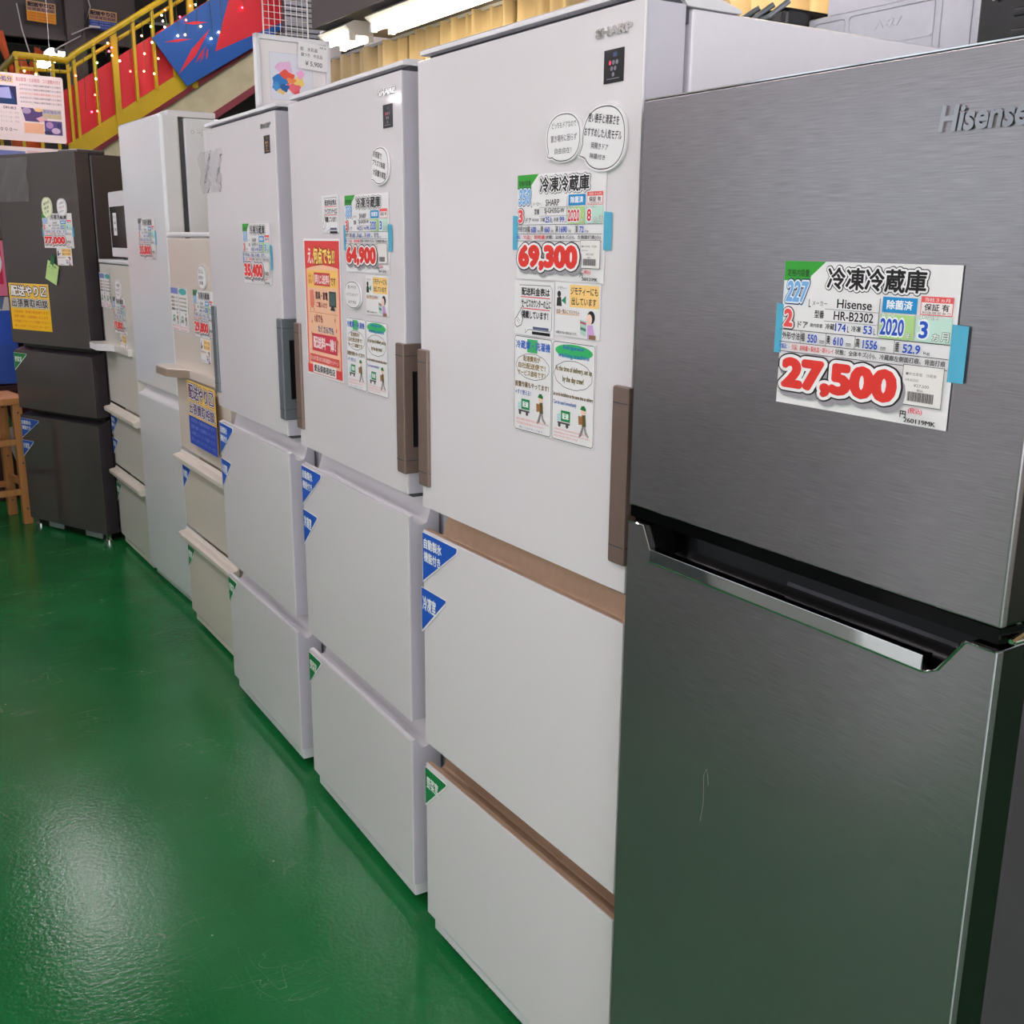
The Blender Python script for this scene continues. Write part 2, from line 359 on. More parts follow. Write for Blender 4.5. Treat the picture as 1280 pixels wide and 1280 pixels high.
# ------------------------------------------------------------------ fluorescent lamps
M_tube = mat('lit_tube', (255, 255, 255), .4, emit=(255, 246, 250), es=TUBE)
M_tube_warm = mat('lit_tube_warm', (255, 255, 255), .4, emit=(255, 238, 200), es=TUBE*.62)
def lamp(p, ln, label, warm=False, rz=0.0, rods=True, top=4.6, hang=0.0):
    r = empty('fluorescent_lamp', p, rz)
    tag(r, label, 'ceiling lamp', 'fluorescent ceiling lamps')
    h = MB(); h.prism([(-.11, .05), (-.05, .0), (.05, .0), (.11, .05), (.05, .085), (-.05, .085)], 'y', -ln/2, ln/2, M_white_plast); h.build('housing', r)
    for s in (-1, 1):
        t = MB(); t.tube([(s*.06, -ln/2+.03, -.012), (s*.06, ln/2-.03, -.012)], .015, M_tube_warm if warm else M_tube, 10); t.build('tube', r)
        for q in (-1, 1): e = MB(); e.box(s*.06-.018, s*.06+.018, q*(ln/2-.016)-.014, q*(ln/2-.016)+.014, -.03, .02, M_white_plast); e.build('socket', r)
    if rods:
        for q in (-.35, .35): e = MB(); e.tube([(0, q*ln, .08), (0, q*ln, top-p[2])], .006, M_alu, 6); e.build('hanger', r)
    return r
k = 0
for x, y, z in ((-1.35, -2.6, 2.85), (-1.35, -.8, 2.85), (-1.35, 1.0, 2.85), (-1.35, 2.8, 2.85), (-1.35, 4.6, 2.85), (-4.3, -3, 3.0), (-4.3, -1, 3.0), (-4.3, 1, 3.6), (-4.3, 3, 3.7), (-4.3, 5, 3.8), (-5.2, 12.6, 3.25), (-3.2, 16.2, 3.5), (-.8, 17, 3.5), (-1.35, 6.4, 2.85), (.6, 8.6, 4.3), (2.4, 8.4, 4.3), (-1.5, 12.5, 4.3), (-4.8, 7.6, 3.7), (1.2, 7.4, 4.35), (3.6, 9.3, 4.35), (1.6, 9.7, 4.35), (2.7, 9.5, 4.35), (-3.4, 18.4, 3.9), (-.6, 18.4, 3.9)):
    lamp((x, y, z), 1.25, 'unseen twin-tube fluorescent ceiling lamp over the shop, its place chosen for the light')  # out of view; several added only to brighten stairs, far walls and reflections
lamp((.16, 5.78, 2.95), 1.25, 'twin-tube fluorescent ceiling lamp just outside the left edge of the photo')

# ------------------------------------------------------------------ three-door refrigerators with both-side opening doors
def arc(cx, cz, rx, rz, a0, a1, n): return [(cx+rx*math.cos(math.radians(a0+(a1-a0)*i/n)), cz+rz*math.sin(math.radians(a0+(a1-a0)*i/n))) for i in range(n+1)]
def logo(parent, s, yR, z, hgt, wid, m, x=0.0, name='logo', depth=.0025, bold=.035, shear=0.0):
    V, F = text_geo(s, bold, shear); xs = [v[0] for v in V]; ys = [v[1] for v in V]
    sx, sy = wid/(max(xs)-min(xs)), hgt/(max(ys)-min(ys)); t = bmesh.new()
    va = [t.verts.new((x-depth, yR+(max(xs)-v[0])*sx, z+(v[1]-min(ys))*sy)) for v in V]
    fs = []
    for f in F:
        try: fs.append(t.faces.new([va[i] for i in f]))
        except ValueError: pass
    ex = bmesh.ops.extrude_face_region(t, geom=fs); 
    for v in [g for g in ex['geom'] if isinstance(g, bmesh.types.BMVert)]: v.co.x = x
    mb = MB(); mb.merge(t, m); return mb.build(name, parent, smooth=False)
def triple(fr, label, grip, groove, led):
    r = empty('refrigerator', (fr[0], fr[1], 0), fr[2]); tag(r, label, 'refrigerator', 'three-door refrigerators with grips on both door sides')
    Wd = .6
    b = MB(); b.box(.079, .655, .003, Wd-.003, .055, 1.679, M_white_side, .006); b.build('body', r)
    b = MB(); b.prism([(.004, 1.690), (.004, 1.697), (.012, 1.701), (.09, 1.702), (.163, 1.684), (.163, 1.679), (.07, 1.679), (.06, 1.690)], 'y', .001, Wd-.001, M_white_plast, .0012); b.build('hinge_cover', r)
    b = MB(); b.box(.02, .078, .008, Wd-.008, 1.66, 1.690, M_gap); b.build('gasket', r)
    # skirt and feet
    b = MB(); b.box(.009, .10, .012, Wd-.012, .020, .052, M_white_plast, .004); b.build('skirt', r)
    for yy in (.06, Wd-.06):
        f = MB(); f.cyl((.09, yy, 0), .02, .022, M_black); f.build('foot', r)
        f = MB(); f.cyl((.60, yy, 0), .02, .06, M_black); f.build('foot', r)
    # inner dark gaps behind drawers
    b = MB(); b.box(.0685, .079, .02, Wd-.02, .06, 1.66, M_seal); b.build('seal', r)
    def leaf(name, z0, z1, scoop):
        if scoop:
            pr = [(.004, z0), (.004, z1-.002), (.010, z1)]+[(.012, z1-.004)]+arc(.030, z1-.002, .017, .019, 180, 315, 7)+[(.050, z1+.010), (.058, z1+.036), (.068, z1+.036), (.068, z0)]
        else: pr = [(.004, z0), (.004, z1), (.068, z1), (.068, z0)]
        b = MB(); b.prism(pr, 'y', .0015, Wd-.0015, M_door_edge, .0015 if not scoop else 0); d = b.build(name, r)
        g = MB(); g.box(0, .0045, 0, Wd, z0, z1-(.001 if scoop else 0), M_glass_white, .0012); g.build('glass_front', d)
        if scoop:
            s = MB(); s.strip([(.0035, z1-.001), (.010, z1+.0008), (.0125, z1-.004)]+arc(.030, z1-.002, .0165, .0185, 180, 315, 9)+[(.0496, z1+.010), (.0575, z1+.0355)], .002, Wd-.002, groove, -.0012); s.build('grip_groove', d)
        return d
    d = leaf('door', .9119, 1.681, False)
    for side in (0, 1):
        y0, y1 = (-.004, .033) if side == 0 else (Wd-.033, Wd+.004)
        h = MB(); h.box(-.007, .058, y0, y1, .953, 1.202, grip, .0035)
        hh = h.build('grip', d); tag(hh, 'bronze side grip' if grip is M_bronze else 'slate grey side grip')
        e = MB(); ys = y0-.0006 if side == 0 else y1-.0006
        e.box(.012, .045, ys, ys+.0012, 1.005, 1.15, M_black); e.build('finger_slot', hh)
        e = MB()
        for zz in (1.1785, .9785): e.box(-.0073, .050, y0+.0030, y1-.0030, zz, zz+.0016, M_gap); e.box(-.0038, .054, y0-.0002, y1+.0002, zz, zz+.0016, M_gap)
        e.build('seam', hh)
    logo(d, 'SHARP', .022, 1.646, .0115, .075, M_chrome, name='logo', bold=.05)
    p = MB(); p.box(-.0012, 0, .038, .079, 1.589, 1.6295, M_black); pp = p.build('indicator_panel', d, smooth=False)
    q = MB(); k = 0
    for row, cnt in ((0, 3), (1, 2), (2, 1)):
        for j in range(cnt):
            t = bmesh.new(); bmesh.ops.create_circle(t, cap_ends=True, segments=10, radius=.0030)
            q.merge(t, led[0] if k == 0 else led[1], Matrix.Translation((-.00135, .0655-row*.0035-j*.0072+.0005, 1.6135-row*.0072)) @ Matrix.Rotation(math.radians(90), 4, 'Y')); k += 1
    q.box(-.0013, -.0012, .046, .072, 1.5935, 1.5945, led[1]); q.box(-.0013, -.0012, .052, .060, 1.620, 1.6255, led[2]); q.build('indicator_mark', pp, smooth=False)
    hb = MB(); hb.box(.012, .066, .004, .05, .9045, .9112, M_gap, .002); hb.build('hinge', r)
    leaf('drawer', .4354, .8677, True); leaf('drawer', .0554, .3914, True)
    return r
F1 = (0, 0, 0); F2 = (.0171, .6954, -.035); F3 = (.0501, 1.4131, -.0267)
LEDS = (mat('led_red', (235, 60, 90), .4), mat('led_grey', (120, 112, 128), .4), mat('led_blue', (40, 60, 110), .4))
LEDO = (mat('led_amber', (230, 170, 60), .4), mat('led_amber_dim', (170, 120, 50), .4), mat('led_brown', (90, 70, 30), .4))
triple(F1, 'white three-door refrigerator with champagne gold drawer grooves, beside the brushed steel one', M_bronze, M_gold, LEDS)
triple(F2, 'white three-door refrigerator with bronze grips, white drawer grooves and a red poster', M_bronze, M_white_plast, LEDS)
triple(F3, 'white glass three-door refrigerator with a slate grey side grip, beside the cream refrigerator', M_slate, M_white_plast, LEDO)

# ------------------------------------------------------------------ grey steel two-door refrigerator
FH = (-.0393, -.5871, -.0212)
def steel_fridge():
    r = empty('refrigerator', (FH[0], FH[1], 0), FH[2]); tag(r, 'brushed grey steel two-door refrigerator nearest the camera, with a chrome bar handle', 'refrigerator')
    Wd = .55
    b = MB(); b.box(.062, .60, .006, Wd-.006, .03, 1.553, M_smoke_side, .006); b.build('body', r)
    for x in (.09, .55):
        for yy in (.06, Wd-.06): f = MB(); f.cyl((x, yy, 0), .018, .032, M_black); f.build('foot', r)
    b = MB(); b.box(.05, .064, .012, Wd-.012, .05, 1.54, M_black); b.build('gasket', r)
    # upper door
    b = MB(); b.box(.004, .052, .001, Wd-.001, 1.053, 1.555, M_black, .004); d = b.build('upper_door', r)
    b = MB(); b.box(0, .010, 0, Wd, 1.0535, 1.556, M_steel, .0025, 3); b.build('steel_front', d)
    b = MB(); b.box(-.0004, .050, .002, Wd-.002, 1.5558, 1.5572, M_chrome); b.build('top_edge', d)
    logo(d, 'Hisense', .031, 1.4865, .0225, .088, noisy(mat('dark_chrome', (150, 146, 148), 0.10, 1.0), nscale=20, amount=0.02), name='logo', bold=.03, shear=.12)
    # lower door with trapezoid recess
    cut = [(.033, 1.031), (.060, .993), (.072, .987), (.482, .987), (.497, .995), (.516, 1.031)]
    out = [(0, .045), (0, 1.031)]+cut+[(Wd, 1.031), (Wd, .045)]
    b = MB(); b.prism([(y if 0 < y < Wd else (.001 if y == 0 else Wd-.001), z-.0008) for y, z in out], 'x', .004, .052, M_black); d = b.build('lower_door', r)
    b = MB(); b.prism(out, 'x', 0, .010, M_steel, .0012); b.build('steel_front', d)
    b = MB(); pts = [(-.0006, .001, 1.0315)]+[(-.0006, y, z+.0005) for y, z in cut]+[(-.0006, Wd-.001, 1.0315)]
    b.tube(pts, .0014, M_chrome, 6)
    b.tube([(.0, .0008, .05), (.0, .0008, 1.031), (.05, .0008, 1.033)], .0010, M_alu, 6); b.build('edge_trim', d)
    # black recess liner
    b = MB(); b.prism([(.012, .975), (.012, .988), (.030, .984), (.044, 1.004), (.046, 1.052), (.052, 1.052), (.052, .975)], 'y', .036, .514, M_pitch); b.build('recess', d)
    b = MB(); b.prism([(.0445, 1.004), (.0455, 1.0085), (.043, 1.0085), (.042, 1.004)], 'y', .07, .30, M_gap); b.build('recess_lip', d)
    # chrome bar
    b = MB(); b.prism([(-.0045, .9865), (-.0055, .989), (-.0045, 1.0045), (.0015, 1.006), (.010, 1.0045), (.012, .990), (.006, .9865)], 'y', .074, .497, M_chrome, .0008); h = b.build('bar_handle', d)
    tag(h, 'chrome bar handle')
    # hinge between the doors
    b = MB(); b.box(.02, .05, -.004, .02, 1.036, 1.040, M_chrome, .001); b.cyl((.034, .006, 1.0315), .004, .022, M_chrome, 10); b.tube([(.012, -.004, 1.041), (.05, .004, 1.043)], .0025, M_chrome, 6); b.build('hinge', r)
    b = MB(); b.prism([(.002, 1.038), (.002, 1.0525), (.05, 1.0525), (.05, 1.0335)], 'y', .002, Wd-.002, M_pitch); b.build('door_gap', r)
    b = MB(); b.box(.03, .08, .01, Wd-.01, .02, .045, M_black); b.build('skirt', r)
    b = MB(); sm = mat('scratch', (128, 134, 131), .4); b.tube([(-.0002, .377, .735), (-.0002, .372, .748), (-.0002, .369, .742), (-.0002, .367, .728)], .00022, sm, 5); b.tube([(-.0002, .376, .735), (-.0002, .374, .70), (-.0002, .378, .672)], .00016, sm, 5); tag(b.build('scratch_mark', d), 'fine pale scratch on the lower door')
    return r
steel_fridge()

# ------------------------------------------------------------------ cream refrigerators with bar grips
def cream(fr, Wd, H, label, edge, body, zh, z1, z2, top=M_white_plast):
    r = empty('refrigerator', (fr[0], fr[1], 0), fr[2]); tag(r, label, 'refrigerator', 'cream refrigerators with protruding grips')
    b = MB(); b.box(.06, .62, .004, Wd-.004, .03, H-.03, body, .006); b.build('body', r)
    for x in (.09, .56):
        for yy in (.06, Wd-.06): f = MB(); f.cyl((x, yy, 0), .018, .032, M_black); f.build('foot', r)
    b = MB(); b.box(-.003, .62, 0, Wd, H-.016, H, top, .005, 3); b.build('top_panel', r)
    b = MB(); b.box(.012, .09, .01, Wd-.01, .014, .05, M_beige_pl, .004); b.build('skirt', r)
    b = MB(); b.box(0, .056, 0, Wd, z1+.036, H-.019, body, .004); d = b.build('door', r)
    hp = [(0, Wd-.004), (-.062, Wd-.004), (-.068, Wd-.010), (-.068, Wd-.135), (-.060, Wd-.155), (-.022, Wd-.205), (-.016, Wd-.23), (-.016, .06), (0, .05)]
    b = MB(); b.prism(hp, 'z', zh-.030, zh, body, .002); h = b.build('grip', d)
    b = MB(); b.prism([(x*1.03-.0008, min(y, Wd-.003)) for x, y in hp[1:7]]+[(x*.9+.002, y-.004) for x, y in hp[1:7]][::-1], 'z', zh-.029, zh-.004, edge); b.build('grip_edge', h)
    for i, (za, zb) in enumerate(((z2+.036, z1), (.052, z2))):
        b = MB(); b.box(0, .056, 0, Wd, za, zb-.02, body, .004); d = b.build('drawer', r)
        b = MB(); b.prism([(.002, zb-.014), (-.018, zb-.014), (-.030, zb-.006), (-.032, zb+.010), (-.022, zb+.014), (-.006, zb+.016), (.002, zb+.028)], 'y', 0, Wd, M_beige_pl, .002); b.build('grip_bar', d)
    return r
F4 = (.1308, 2.1117, -.0106); F6 = (.168, 3.412, 0.0)
cream(F4, .600, 1.41, 'cream refrigerator with tan-edged protruding door grip, between two white glass-door and tall plain white ones', noisy(mat('tan_edge', (150, 132, 116), .4), nscale=40, amount=.05), M_beige, .965, .632, .345)
cream(F6, .530, 1.30, 'short off-white refrigerator with white grips, furthest in the row, beside the black one', M_white_plast, noisy(mat('offwhite_steel', (220, 217, 208), .2), nscale=3, amount=.01), .945, .640, .350)

# ------------------------------------------------------------------ tall plain white refrigerator
F5 = (.1726, 2.842, .0234)
def tall_white():
    r = empty('refrigerator', (F5[0], F5[1], 0), F5[2]); tag(r, 'tall plain white two-door refrigerator with a flush recessed grip between its doors', 'refrigerator')
    Wd = .548
    b = MB(); b.box(.085, .66, .003, Wd-.003, .03, 1.80, M_cool, .006); b.build('body', r)
    for x in (.1, .6):
        for yy in (.06, Wd-.06): f = MB(); f.cyl((x, yy, 0), .018, .032, M_black); f.build('foot', r)
    b = MB(); b.box(.066, .087, .012, Wd-.012, .06, 1.79, M_gap); b.build('gasket', r)
    b = MB(); b.box(0, .068, 0, Wd, .822, 1.812, M_cool, .012, 4); d = b.build('upper_door', r)
    b = MB(); b.box(.03, .2, .0, .12, 1.80, 1.822, M_white_plast, .004); b.build('hinge_cover', r)
    b = MB(); b.prism([(0, .05), (0, .775), (.004, .780), (.022, .785), (.036, .80), (.04, .818), (.068, .818), (.068, .05)], 'y', 0, Wd, M_cool, .002); d = b.build('lower_door', r)
    b = MB(); b.strip([(.002, .779), (.022, .7865), (.036, .801), (.0395, .8175)], .004, Wd-.004, M_white_plast, -.001); b.build('grip_groove', d)
    b = MB(); b.box(.02, .09, .012, Wd-.012, .012, .048, M_white_plast, .003); b.build('skirt', r)
    # rating label printed on the side
    c = Card(110, 26, .2, M_cool)
    c.text('ノンフロン冷凍冷蔵庫', 26, 2, 70, 6, (90, 90, 95)).text('定格内容積 内容積表示', 26, 11, 70, 4, (120, 120, 125)).text('年間消費電力量', 40, 18, 50, 4, (120, 120, 125)).ell(10, 12, 6, 6, (150, 150, 155)).ell(10, 12, 4.6, 4.6, (225, 225, 228))
    o = c.mb.build('rating_label', r, smooth=False); o.matrix_local = Matrix(((1, 0, 0, .105), (0, 0, -1, .0024), (0, 1, 0, 1.765), (0, 0, 0, 1)))
    return r
tall_white()

# ------------------------------------------------------------------ black glass refrigerator at the end of the row
F7 = (.1083, 3.9687, .4169)
def black_fridge():
    r = empty('refrigerator', (F7[0], F7[1], 0), F7[2]); tag(r, 'dark smoked-glass three-door refrigerator at the far end of the row, turned towards the camera', 'refrigerator')
    Wd = .6
    b = MB(); b.box(.078, .66, .002, Wd-.002, .04, 1.745, M_smoke_side, .010, 3); b.build('body', r)
    b = MB(); b.box(.03, .17, .02, .16, 1.745, 1.762, M_smoke_side, .005); b.build('hinge_cover', r)
    b = MB(); b.box(.05, .08, .008, Wd-.008, .06, 1.73, M_black); b.build('gasket', r)
    for za, zb, nm in ((.904, 1.752, 'door'), (.592, .868, 'drawer'), (.042, .556, 'drawer')):
        b = MB(); b.prism([(.004, za), (.004, zb), (.07, zb+(.02 if nm == 'drawer' else 0)), (.07, za)], 'y', .001, Wd-.001, M_smoke_side, .002); d = b.build(nm, r)
        b = MB(); b.box(0, .005, 0, Wd, za, zb, M_smoke, .0012); b.build('glass_front', d)
    b = MB(); b.box(.02, .1, .02, Wd-.02, .012, .042, M_black); b.build('skirt', r)
    b = MB(); b.box(.012, .03, .06, .18, .012, .040, M_alu, .003); b.box(.012, .03, .36, .47, .012, .040, M_alu, .003); b.build('skirt_insert', r)
    for x, yy in ((.03, .03), (.03, Wd-.03), (.6, .04), (.6, Wd-.04)):
        f = MB(); f.cyl((x, yy, 0), .024, .012, M_chrome, 14); f.cyl((x, yy, .012), .013, .032, M_chrome, 10); f.build('foot', r)
    return r
black_fridge()

# ------------------------------------------------------------------ price cards
K = (28, 26, 28); RED = (226, 62, 54); BLU = (40, 84, 190); GRY = (150, 148, 150)
def price_card(price, cap, maker, model, lit, dims, year, months, note1, note2, code, detail=2, yc=(40, 84, 190), hdr=(56, 160, 56), blue=(120, 175, 225)):
    c = Card(216, 149, .9)
    c.poly([(0, 0), (56, 0), (37, 15), (37, 20), (0, 20)], hdr)
    c.text('定格内容量', 4, 8, 31, 7.5, (40, 50, 40), .012)
    T = '冷凍冷蔵庫'
    c.text(T, 60, 5, 120, 22, K, .03, [((40, 38, 40), .125), ((244, 242, 242), .085)])
    c.rect(1, 21, 33, 24, (226, 234, 242))
    c.text(cap, 4, 20, 32, 22, blue, .035, [((38, 60, 100), .10), ((236, 242, 248), .055)], .18)
    c.text('L', 37, 38, 3, 8, K).text('メーカー', 42, 39, 20, 5, K)
    c.text(maker, 75, 36, 44 if len(maker) > 5 else 34, 9, K, .01)
    c.text('型番', 46, 48.5, 13, 8, K, .012).text(model, 72, 48, 50, 9, K, .01)
    c.text('3' if cap != '227' else '2', 4, 49, 13, 19, (236, 84, 84), .05, [((70, 40, 44), .11), ((246, 236, 236), .065)])
    c.text('ドア', 24, 61, 14, 7, K, .012)
    if detail > 1: c.text('庫内容量', 41, 62, 17, 4, K)
    c.text('冷蔵', 62, 61, 12, 6, K, .01).text(lit[0], 75, 60, 14, 8, BLU, .02).text('L', 91, 62, 2.5, 6, K).text('冷凍', 96, 61, 12, 6, K, .01).text(lit[1], 111, 60, 11, 8, BLU, .02).text('L', 124, 62, 2.5, 6, K)
    for y in (46.5, 58.5): c.rect(60, y, 68, .5, GRY)
    c.rect(128.5, 33, .6, 35, K)
    c.rect(132, 31, 40, 14.5, (36, 142, 204)); c.text('除菌済', 137, 33.5, 30, 9, (244, 246, 248), .03)
    c.rect(176, 28.5, 35, 17, (232, 96, 96)); c.rect(176.8, 34, 33.4, 10.8, (246, 236, 234))
    if detail > 1: c.text('当社３ヵ月', 180, 29.5, 27, 3.6, (250, 230, 225), .02)
    c.text('保証 有', 180, 35, 27, 6.5, K, .02)
    if detail > 1: c.text('別途規定あり', 178, 42, 31, 2.4, (90, 60, 60))
    c.rect(131, 47, 40, 23, (176, 214, 140)).rect(173, 47, 39, 23, (196, 228, 214))
    if detail > 1: c.text('製造年', 132, 45.5, 16, 4.5, (245, 248, 240), .02, [((60, 90, 60), .05)]).text('保証期間', 174, 45.5, 22, 4.5, (245, 248, 240), .02, [((60, 90, 80), .05)])
    c.text(year, 132, 51, 28, 16, yc, .03, [((240, 246, 250), .075)]).text('年', 162, 63, 6, 5.5, (240, 246, 240), .02, [((60, 90, 60), .05)])
    c.text(months, 177, 51, 10, 16, yc, .03, [((240, 246, 250), .075)]).text('ヵ月', 192, 60, 18, 8.5, (236, 246, 240), .02, [((50, 70, 60), .05)])
    for y in (70.5, 83.5, 93.5): c.rect(0, y, 212, .6, K)
    c.text('外形寸法', 4, 73, 25, 8, K, .015)
    xs = (30, 66, 104, 150)
    for x, lab, v, un, vw in ((31, '幅', dims[0], 'mm', 13), (66, '奥', dims[1], 'mm', 13), (104, '高', dims[2], 'mm', 18), (152, '重', dims[3], 'kg', 20 if '.' in dims[3] else 10)):
        c.rect(x-1.2, 70.5, .5, 13, K); c.text(lab, x, 72.5, 5, 9, K, .015); c.text(v, x+9, 73.5, vw, 8.5, BLU, .025); c.text(un, x+11+vw+2, 78.5, 6 if un == 'mm' else 7, 3.4, K)
    c.text('付属品：-', 1, 85.5, 15, 5.5, BLU, .015); c.text(note1, 19, 85.5, 58, 5.8, RED, .015); c.text(note2, 79, 85.5, 131, 6.2, K, .012)
    pw = 152
    c.text(price, 8, 99, pw, 37, (226, 58, 50), .07, [((38, 34, 38), .122), ((246, 244, 244), .082)], 0.0, 0.0, ((158, 154, 160), .125, 3, 4.5))
    c.frame(164, 92, 46, 38, .5, K).rect(164.6, 92.6, 44.8, 36.8, (236, 232, 228))
    if detail > 1:
        c.text('■中古家電　冷蔵庫', 168, 99, 34, 3, (120, 116, 116)).text(model, 168, 105, 15, 2.4, (130, 126, 126)).text('¥'+price, 178, 109.5, 17, 3.2, (120, 116, 116)).text('税込', 182, 114, 7, 2.4, K)
    x = 172
    for i in range(22):
        w = (.5, .9, .7, 1.1)[(i*7) % 4]; c.rect(x, 117, w, 9, (96, 92, 92)); x += w+(.5, .8, .4)[(i*5) % 3]
    c.text('円', 166, 136, 7, 6.5, K, .03).text('(税込)', 175, 132, 16, 6, (232, 90, 110), .03).text(code, 171, 142, 36, 4.6, K, .03)
    return c
def tape(card, x, y, w, h):
    t = MB(); t.prism([(x/1000, -y/1000), ((x+w)/1000, -(y+1)/1000), ((x+w)/1000, -(y+h)/1000), (x/1000, -(y+h)/1000)], 'z', .0011, .0013, M_bluetape); t.build('tape', card, smooth=False)
M_bluetape = mat('blue_tape', (92, 190, 222), .35, alpha=.8)
N1 = '欠品：説明書・製氷皿・卵トレイ'; N2 = '状態：全体キズ(小)、冷蔵扉左側面打痕、背面打痕'
G_PC = 'printed price cards on the refrigerators'
o = price_card('27,500', '227', 'Hisense', 'HR-B2302', ('174', '53'), ('550', '610', '1556', '52.9'), '2020', '3', N1, N2, '260119MK').build('price_card', 'white price card reading 27,500 taped to the grey steel refrigerator', 'price card', G_PC)
on_front(o, FH, .294, 1.372); tape(o, -8, 44, 10, 52); tape(o, 212, 52, 17, 52)
N3 = '欠品：説明書'; N4 = '状態：全体キズ(小)、左側面打痕(小)'
o = price_card('69,300', '350', 'SHARP', 'SJ-GH35G-W', ('251', '99'), ('600', '660', '1690', '72'), '2020', '8', N3, N4, '260121MK', 2, (222, 60, 60)).build('price_card', 'white price card reading 69,300 taped to the refrigerator with gold drawer grooves', 'price card', G_PC)
on_front(o, F1, .282, 1.484); tape(o, -12, 57, 14, 50); tape(o, 214, 55, 17, 50)
o = price_card('64,900', '350', 'SHARP', 'SJ-GH35F-W', ('251', '99'), ('600', '660', '1690', '72'), '2020', '3', N3, N4, '260118MK', 1).build('price_card', 'white price card reading 64,900 taped above right of the red poster', 'price card', G_PC)
on_front(o, F2, .276, 1.476); tape(o, -9, 57, 11, 50); tape(o, 212, 57, 18, 50)
o = price_card('35,400', '350', 'SHARP', 'SJ-W352F-W', ('251', '99'), ('600', '660', '1690', '71'), '2019', '3', N3, N4, '260117MK', 1).build('price_card', 'white price card reading 35,400 on the refrigerator with the slate grey grip', 'price card', G_PC)
on_front(o, F3, .279, 1.428); tape(o, 212, 52, 14, 60); tape(o, -6, 70, 8, 40)
o = price_card('29,800', '250', 'AQUA', 'AQR-27G', ('180', '70'), ('595', '650', '1410', '58'), '2018', '3', N3, N4, '260117MK', 1, hdr=(70, 130, 90)).build('price_card', 'white price card on the cream refrigerator, partly hidden by the white refrigerator beside it', 'price card', G_PC)
on_front(o, F4, .322, 1.230)
o = price_card('35,800', '320', 'Haier', 'JR-NF326A', ('226', '100'), ('545', '660', '1810', '60'), '2019', '3', N3, N4, '260116MK', 1, hdr=(110, 108, 112), blue=(130, 130, 140)).build('price_card', 'small far price card on the tall plain white refrigerator', 'price card', G_PC)
on_front(o, F5, .352, 1.462); tape(o, 212, 45, 16, 52)
o = price_card('19,800', '255', 'AQUA', 'AQR-261B', ('188', '67'), ('545', '650', '1300', '55'), '2017', '3', N3, N4, '260116MK', 1, hdr=(110, 112, 112)).build('price_card', 'far price card on the short off-white refrigerator, half hidden by the tall white one', 'price card', G_PC)
on_front(o, F6, .316, 1.148)
o = price_card('77,000', '350', 'SHARP', 'SJ-GK35H', ('251', '99'), ('600', '660', '1750', '74'), '2022', '6', N3, N4, '260115MK', 1).build('price_card', 'white price card reading 77,000 on the dark smoked-glass refrigerator', 'price card', G_PC)
on_front(o, F7, .270, 1.493); tape(o, -7, 60, 9, 40); tape(o, 212, 60, 12, 40)

# ------------------------------------------------------------------ notices and leaflets
def notice_fee(w=106, h=80):
    c = Card(w, h, .9); s = w/106
    c.line([(14*s, 6), (96*s, 5), (101*s, 10), (101*s, 66), (97*s, 71), (40*s, 71), (30*s, 77), (31*s, 71)], .8, K)
    for i, t in enumerate(('配送料金表は', 'サービスカウンターの上に', '掲載しています！')):
        c.text(t, (20 if i < 2 else 22)*s, 9+i*17, (75, 78, 70)[i]*s, 12, K, .035)
        if i < 2: c.rect(18*s, 22.5+i*17, 78*s, 1.4, (220, 70, 80))
    c.poly([(2*s, 58), (14*s, 46), (24*s, 36), (27*s, 38), (20*s, 48), (25*s, 56), (20*s, 66), (8*s, 70), (2*s, 66)], K)
    c.poly([(3*s, 58.5), (14.5*s, 47.2), (24*s, 37.8), (25.6*s, 38.8), (18.5*s, 48), (23.5*s, 56), (19.2*s, 65), (8.3*s, 68.8), (3.2*s, 65.3)], (244, 242, 242))
    for q in ((8, 54, 17, 60), (7, 58, 15, 64)): c.line([(q[0]*s, q[1]), (q[2]*s, q[3])], .7, K)
    c.rect(52*s, 66, 42*s, 4, (90, 96, 130)).rect(50*s, 73, 48*s, 4.5, K)
    return c
def notice_market(w=108, h=76):
    c = Card(w, h, .9)
    c.rect(36, 3, 69, 31, (250, 208, 132))
    c.text('ジモティー', 6, 6, 22, 5, K, .01).text('ジモティーにも', 38, 6, 64, 11, K, .015).text('出しています', 41, 20, 58, 11, K, .015)
    c.ell(10, 17, 4.5, 4.5, (50, 46, 46)).poly([(5, 22), (15, 21), (17, 34), (4, 34)], (50, 46, 46)).poly([(16, 26), (27, 19), (27, 31)], (40, 140, 100))
    c.text('出品一覧はこちらから↓', 4, 38, 56, 6, (150, 96, 30), .02).rect(4, 44.4, 56, .8, (236, 160, 60))
    # seated woman reading papers
    c.ell(88, 46, 9, 9, (44, 34, 40)).ell(84, 49, 6.5, 7.5, (248, 214, 196)).poly([(80, 57), (92, 56), (99, 76), (80, 76)], (206, 160, 214)).rect(84, 70, 16, 6, (150, 110, 80))
    c.poly([(62, 50), (78, 52), (77, 73), (64, 70)], (180, 214, 196)).poly([(63, 52), (77, 54), (77, 57), (63, 55)], (200, 90, 130)).poly([(64, 60), (77, 62), (77, 66), (64, 64)], (90, 130, 120))
    c.text('※掲載できない商品もあります。', 4, 69, 52, 4, K, .01)
    return c
